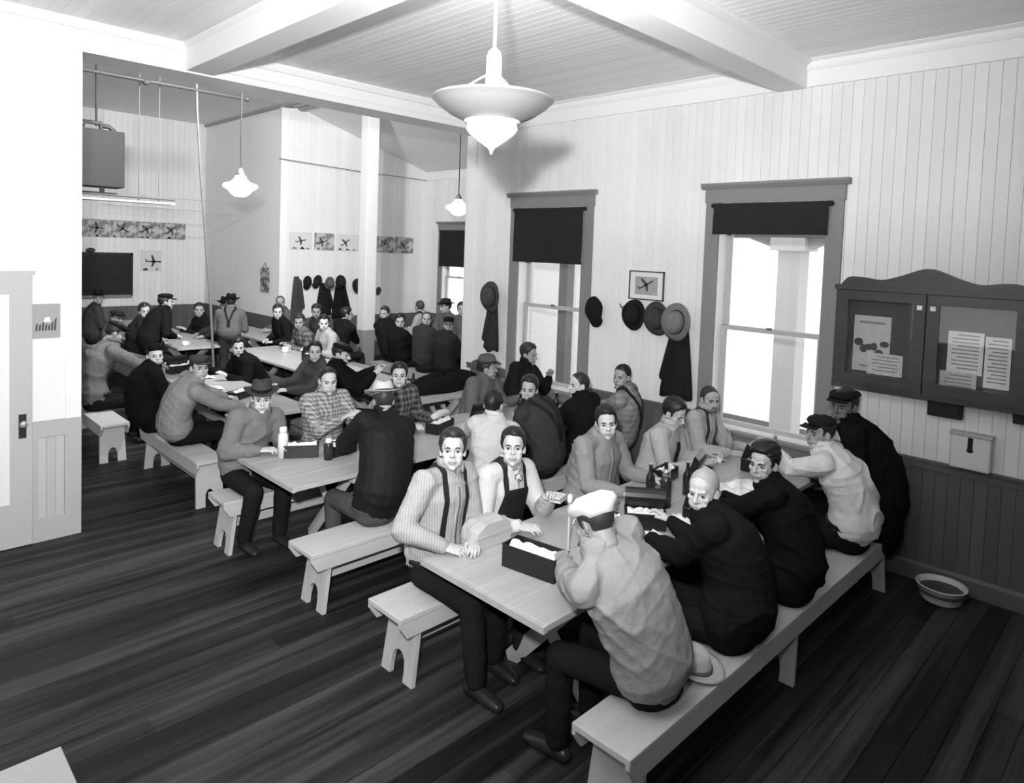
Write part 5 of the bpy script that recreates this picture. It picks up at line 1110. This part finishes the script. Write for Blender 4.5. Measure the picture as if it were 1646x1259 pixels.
lunchbox('lunch box half hidden behind the man in the white cap', 3.45, 2.55, -.7, .24, .13, .09, seed=7)
flask('thermos flask lying behind the man in the white cap\'s shoulder', 3.20, 2.25, h=.24)
# second table
lunchbox('open black lunch box in front of the man in the dark felt hat', 2.74, 5.12, -.55, .27, .14, .10, lid=None, seed=11)
lunchbox('open black lunch box in front of the man in the checkered shirt', 3.02, 4.98, .2, .25, .13, .09, lid=None, seed=12)
flask('white-topped flask in front of the man in the dark felt hat', 2.60, 5.17, h=.25, m=mat('flask_white', .7, .3), cap=enam)
flask('dark thermos with a white cap left of the leather jacket', 2.86, 4.90, h=.17, r=.036, cap=enam)
flask('upright dark thermos between the checkered shirt and the pale hat', 3.36, 5.02, h=.27)
cup('white mug beside the leather jacket\'s elbow', 3.08, 4.72)
sandwich('sandwich held by the man in the checkered shirt', 3.24, 5.13, .985, 0)
crumple('white paper under the hands of the checkered man', 3.12, 5.22, TH, .10, .06, 14)
lunchbox('lunch box with a pale bundle in front of the young man in dark plaid', 4.12, 5.02, .35, .30, .14, .10, lid=None, seed=13)
t = thing('bread_loaf', 'pale wrapped bundle on the lunch box of the young man in dark plaid', 'bread', (4.12, 5.02, TH + .13), .35); g = G(); g.tube([(-.11, 0, .03), (0, 0, .04), (.11, 0, .03)], [(.035, .03), (.042, .036), (.035, .03)], 12); g.build('loaf', bread, t, smooth=True)
cup('white cup raised by the man in the pale shirt', 4.34, 4.45, .985)
cup('white mug in front of the short-haired man in black', 5.0, 4.85); lunchbox('lunch box in front of the broad man in the dark sweater', 4.62, 4.95, .1, .26, .13, .10, lid=1.9, seed=15)
bottle('dark bottle before the plaid-shirted man by the wall', 5.55, 4.8); bottle('dark bottle before the man in the grey hat', 5.2, 5.0)
# tables in the back
cup('white mug on the bare end of the table in the back room', 5.10, 10.12, r=.05, h=.09)
lunchbox('lunch box with white paper in front of the young man in the peaked cap', 3.22, 7.45, .5, .28, .14, .08, seed=21)
crumple('white paper on the left table before the pale-faced man', 3.15, 8.05, TH, .12, .09, 22)
crumple('white paper by the dark-haired man across the left table', 3.30, 8.75, TH, .15, .05, 23)
bottle('dark milk bottle with white label left of the post foot', 4.98, 6.60, h=.24, m=bottle_m)
lunchbox('lunch box on the left table near the partition edge', 3.2, 9.3, .2, .26, .13, .10, lid=1.9, seed=24)
cup('white mug on the far table under the chalkboard', 4.25, 12.4); cup('white mug beside the standing man in the billed cap', 4.1, 11.6)
crumple('white paper on the far table under the chalkboard', 4.35, 13.2, TH, .12, .1, 25)
lunchbox('lunch box on the table right of the post', 7.4, 9.7, .3, .26, .13, .10, lid=1.9, seed=26); crumple('pale paper on the table right of the post', 7.35, 9.2, TH, .16, .12, 27)
lunchbox('lunch box on the mug table near the hunched man', 5.1, 9.3, .3, .26, .13, .10, lid=1.9, seed=28)
# dark coats heaped on the table end
def heap(label, x, y_, z, rx, ry, h, v, seed):
    r = np.random.RandomState(seed); n, m = 36, 12; V = []; ph = r.rand(6) * 6
    for j in range(m + 1):
        t_ = j / m
        for i in range(n):
            a = 2 * math.pi * i / n; k = math.sin(t_ * math.pi / 2) ** .6 * (1 + .10 * math.sin(3 * a + ph[0]) + .06 * math.sin(7 * a + ph[1] + 3 * t_))
            V.append((rx * k * math.cos(a), ry * k * math.sin(a), h * (math.cos(t_ * math.pi / 2)) * (1 + .15 * math.sin(4 * a + ph[2] + 4 * t_)) + .0))
    V = [(a, b, max(c, .001)) for a, b, c in V]
    F = [(j * n + i, j * n + (i + 1) % n, (j + 1) * n + (i + 1) % n, (j + 1) * n + i) for j in range(m) for i in range(n)] + [tuple(m * n + i for i in reversed(range(n)))]
    g = G(); g.add(V, F); t = thing('heaped_coat', label, 'coat', (x, y_, z)); g.build('body', mat('coat_%d' % int(v * 1000), v, .9, var=.15, vscale=8), t, smooth=True)
    g = G(); g.tube([(rx * .2, -ry * .5, h * .7), (rx * .7, -ry * .85, h * .35), (rx * 1.05, -ry * .7, .05)], [.05, .05, .045], 10); g.build('sleeve', mat('coat_%d' % int(v * 1000), v, .9, var=.15, vscale=8), t, smooth=True)
heap('black coat heaped on the table end nearest the window wall', 5.40, 6.50, TH, .55, .22, .2, .008, 1)
heap('black coat heaped on the table beside the post foot', 5.95, 6.9, TH, .1, .1, .1, .008, 2) if 0 else None
bpy.data.scenes.remove(TS)
for _o in COL.objects:
    if _o.get('label') and not 4 <= len(_o['label'].split()) <= 16: print('LABEL', len(_o['label'].split()), _o.name, _o['label'])
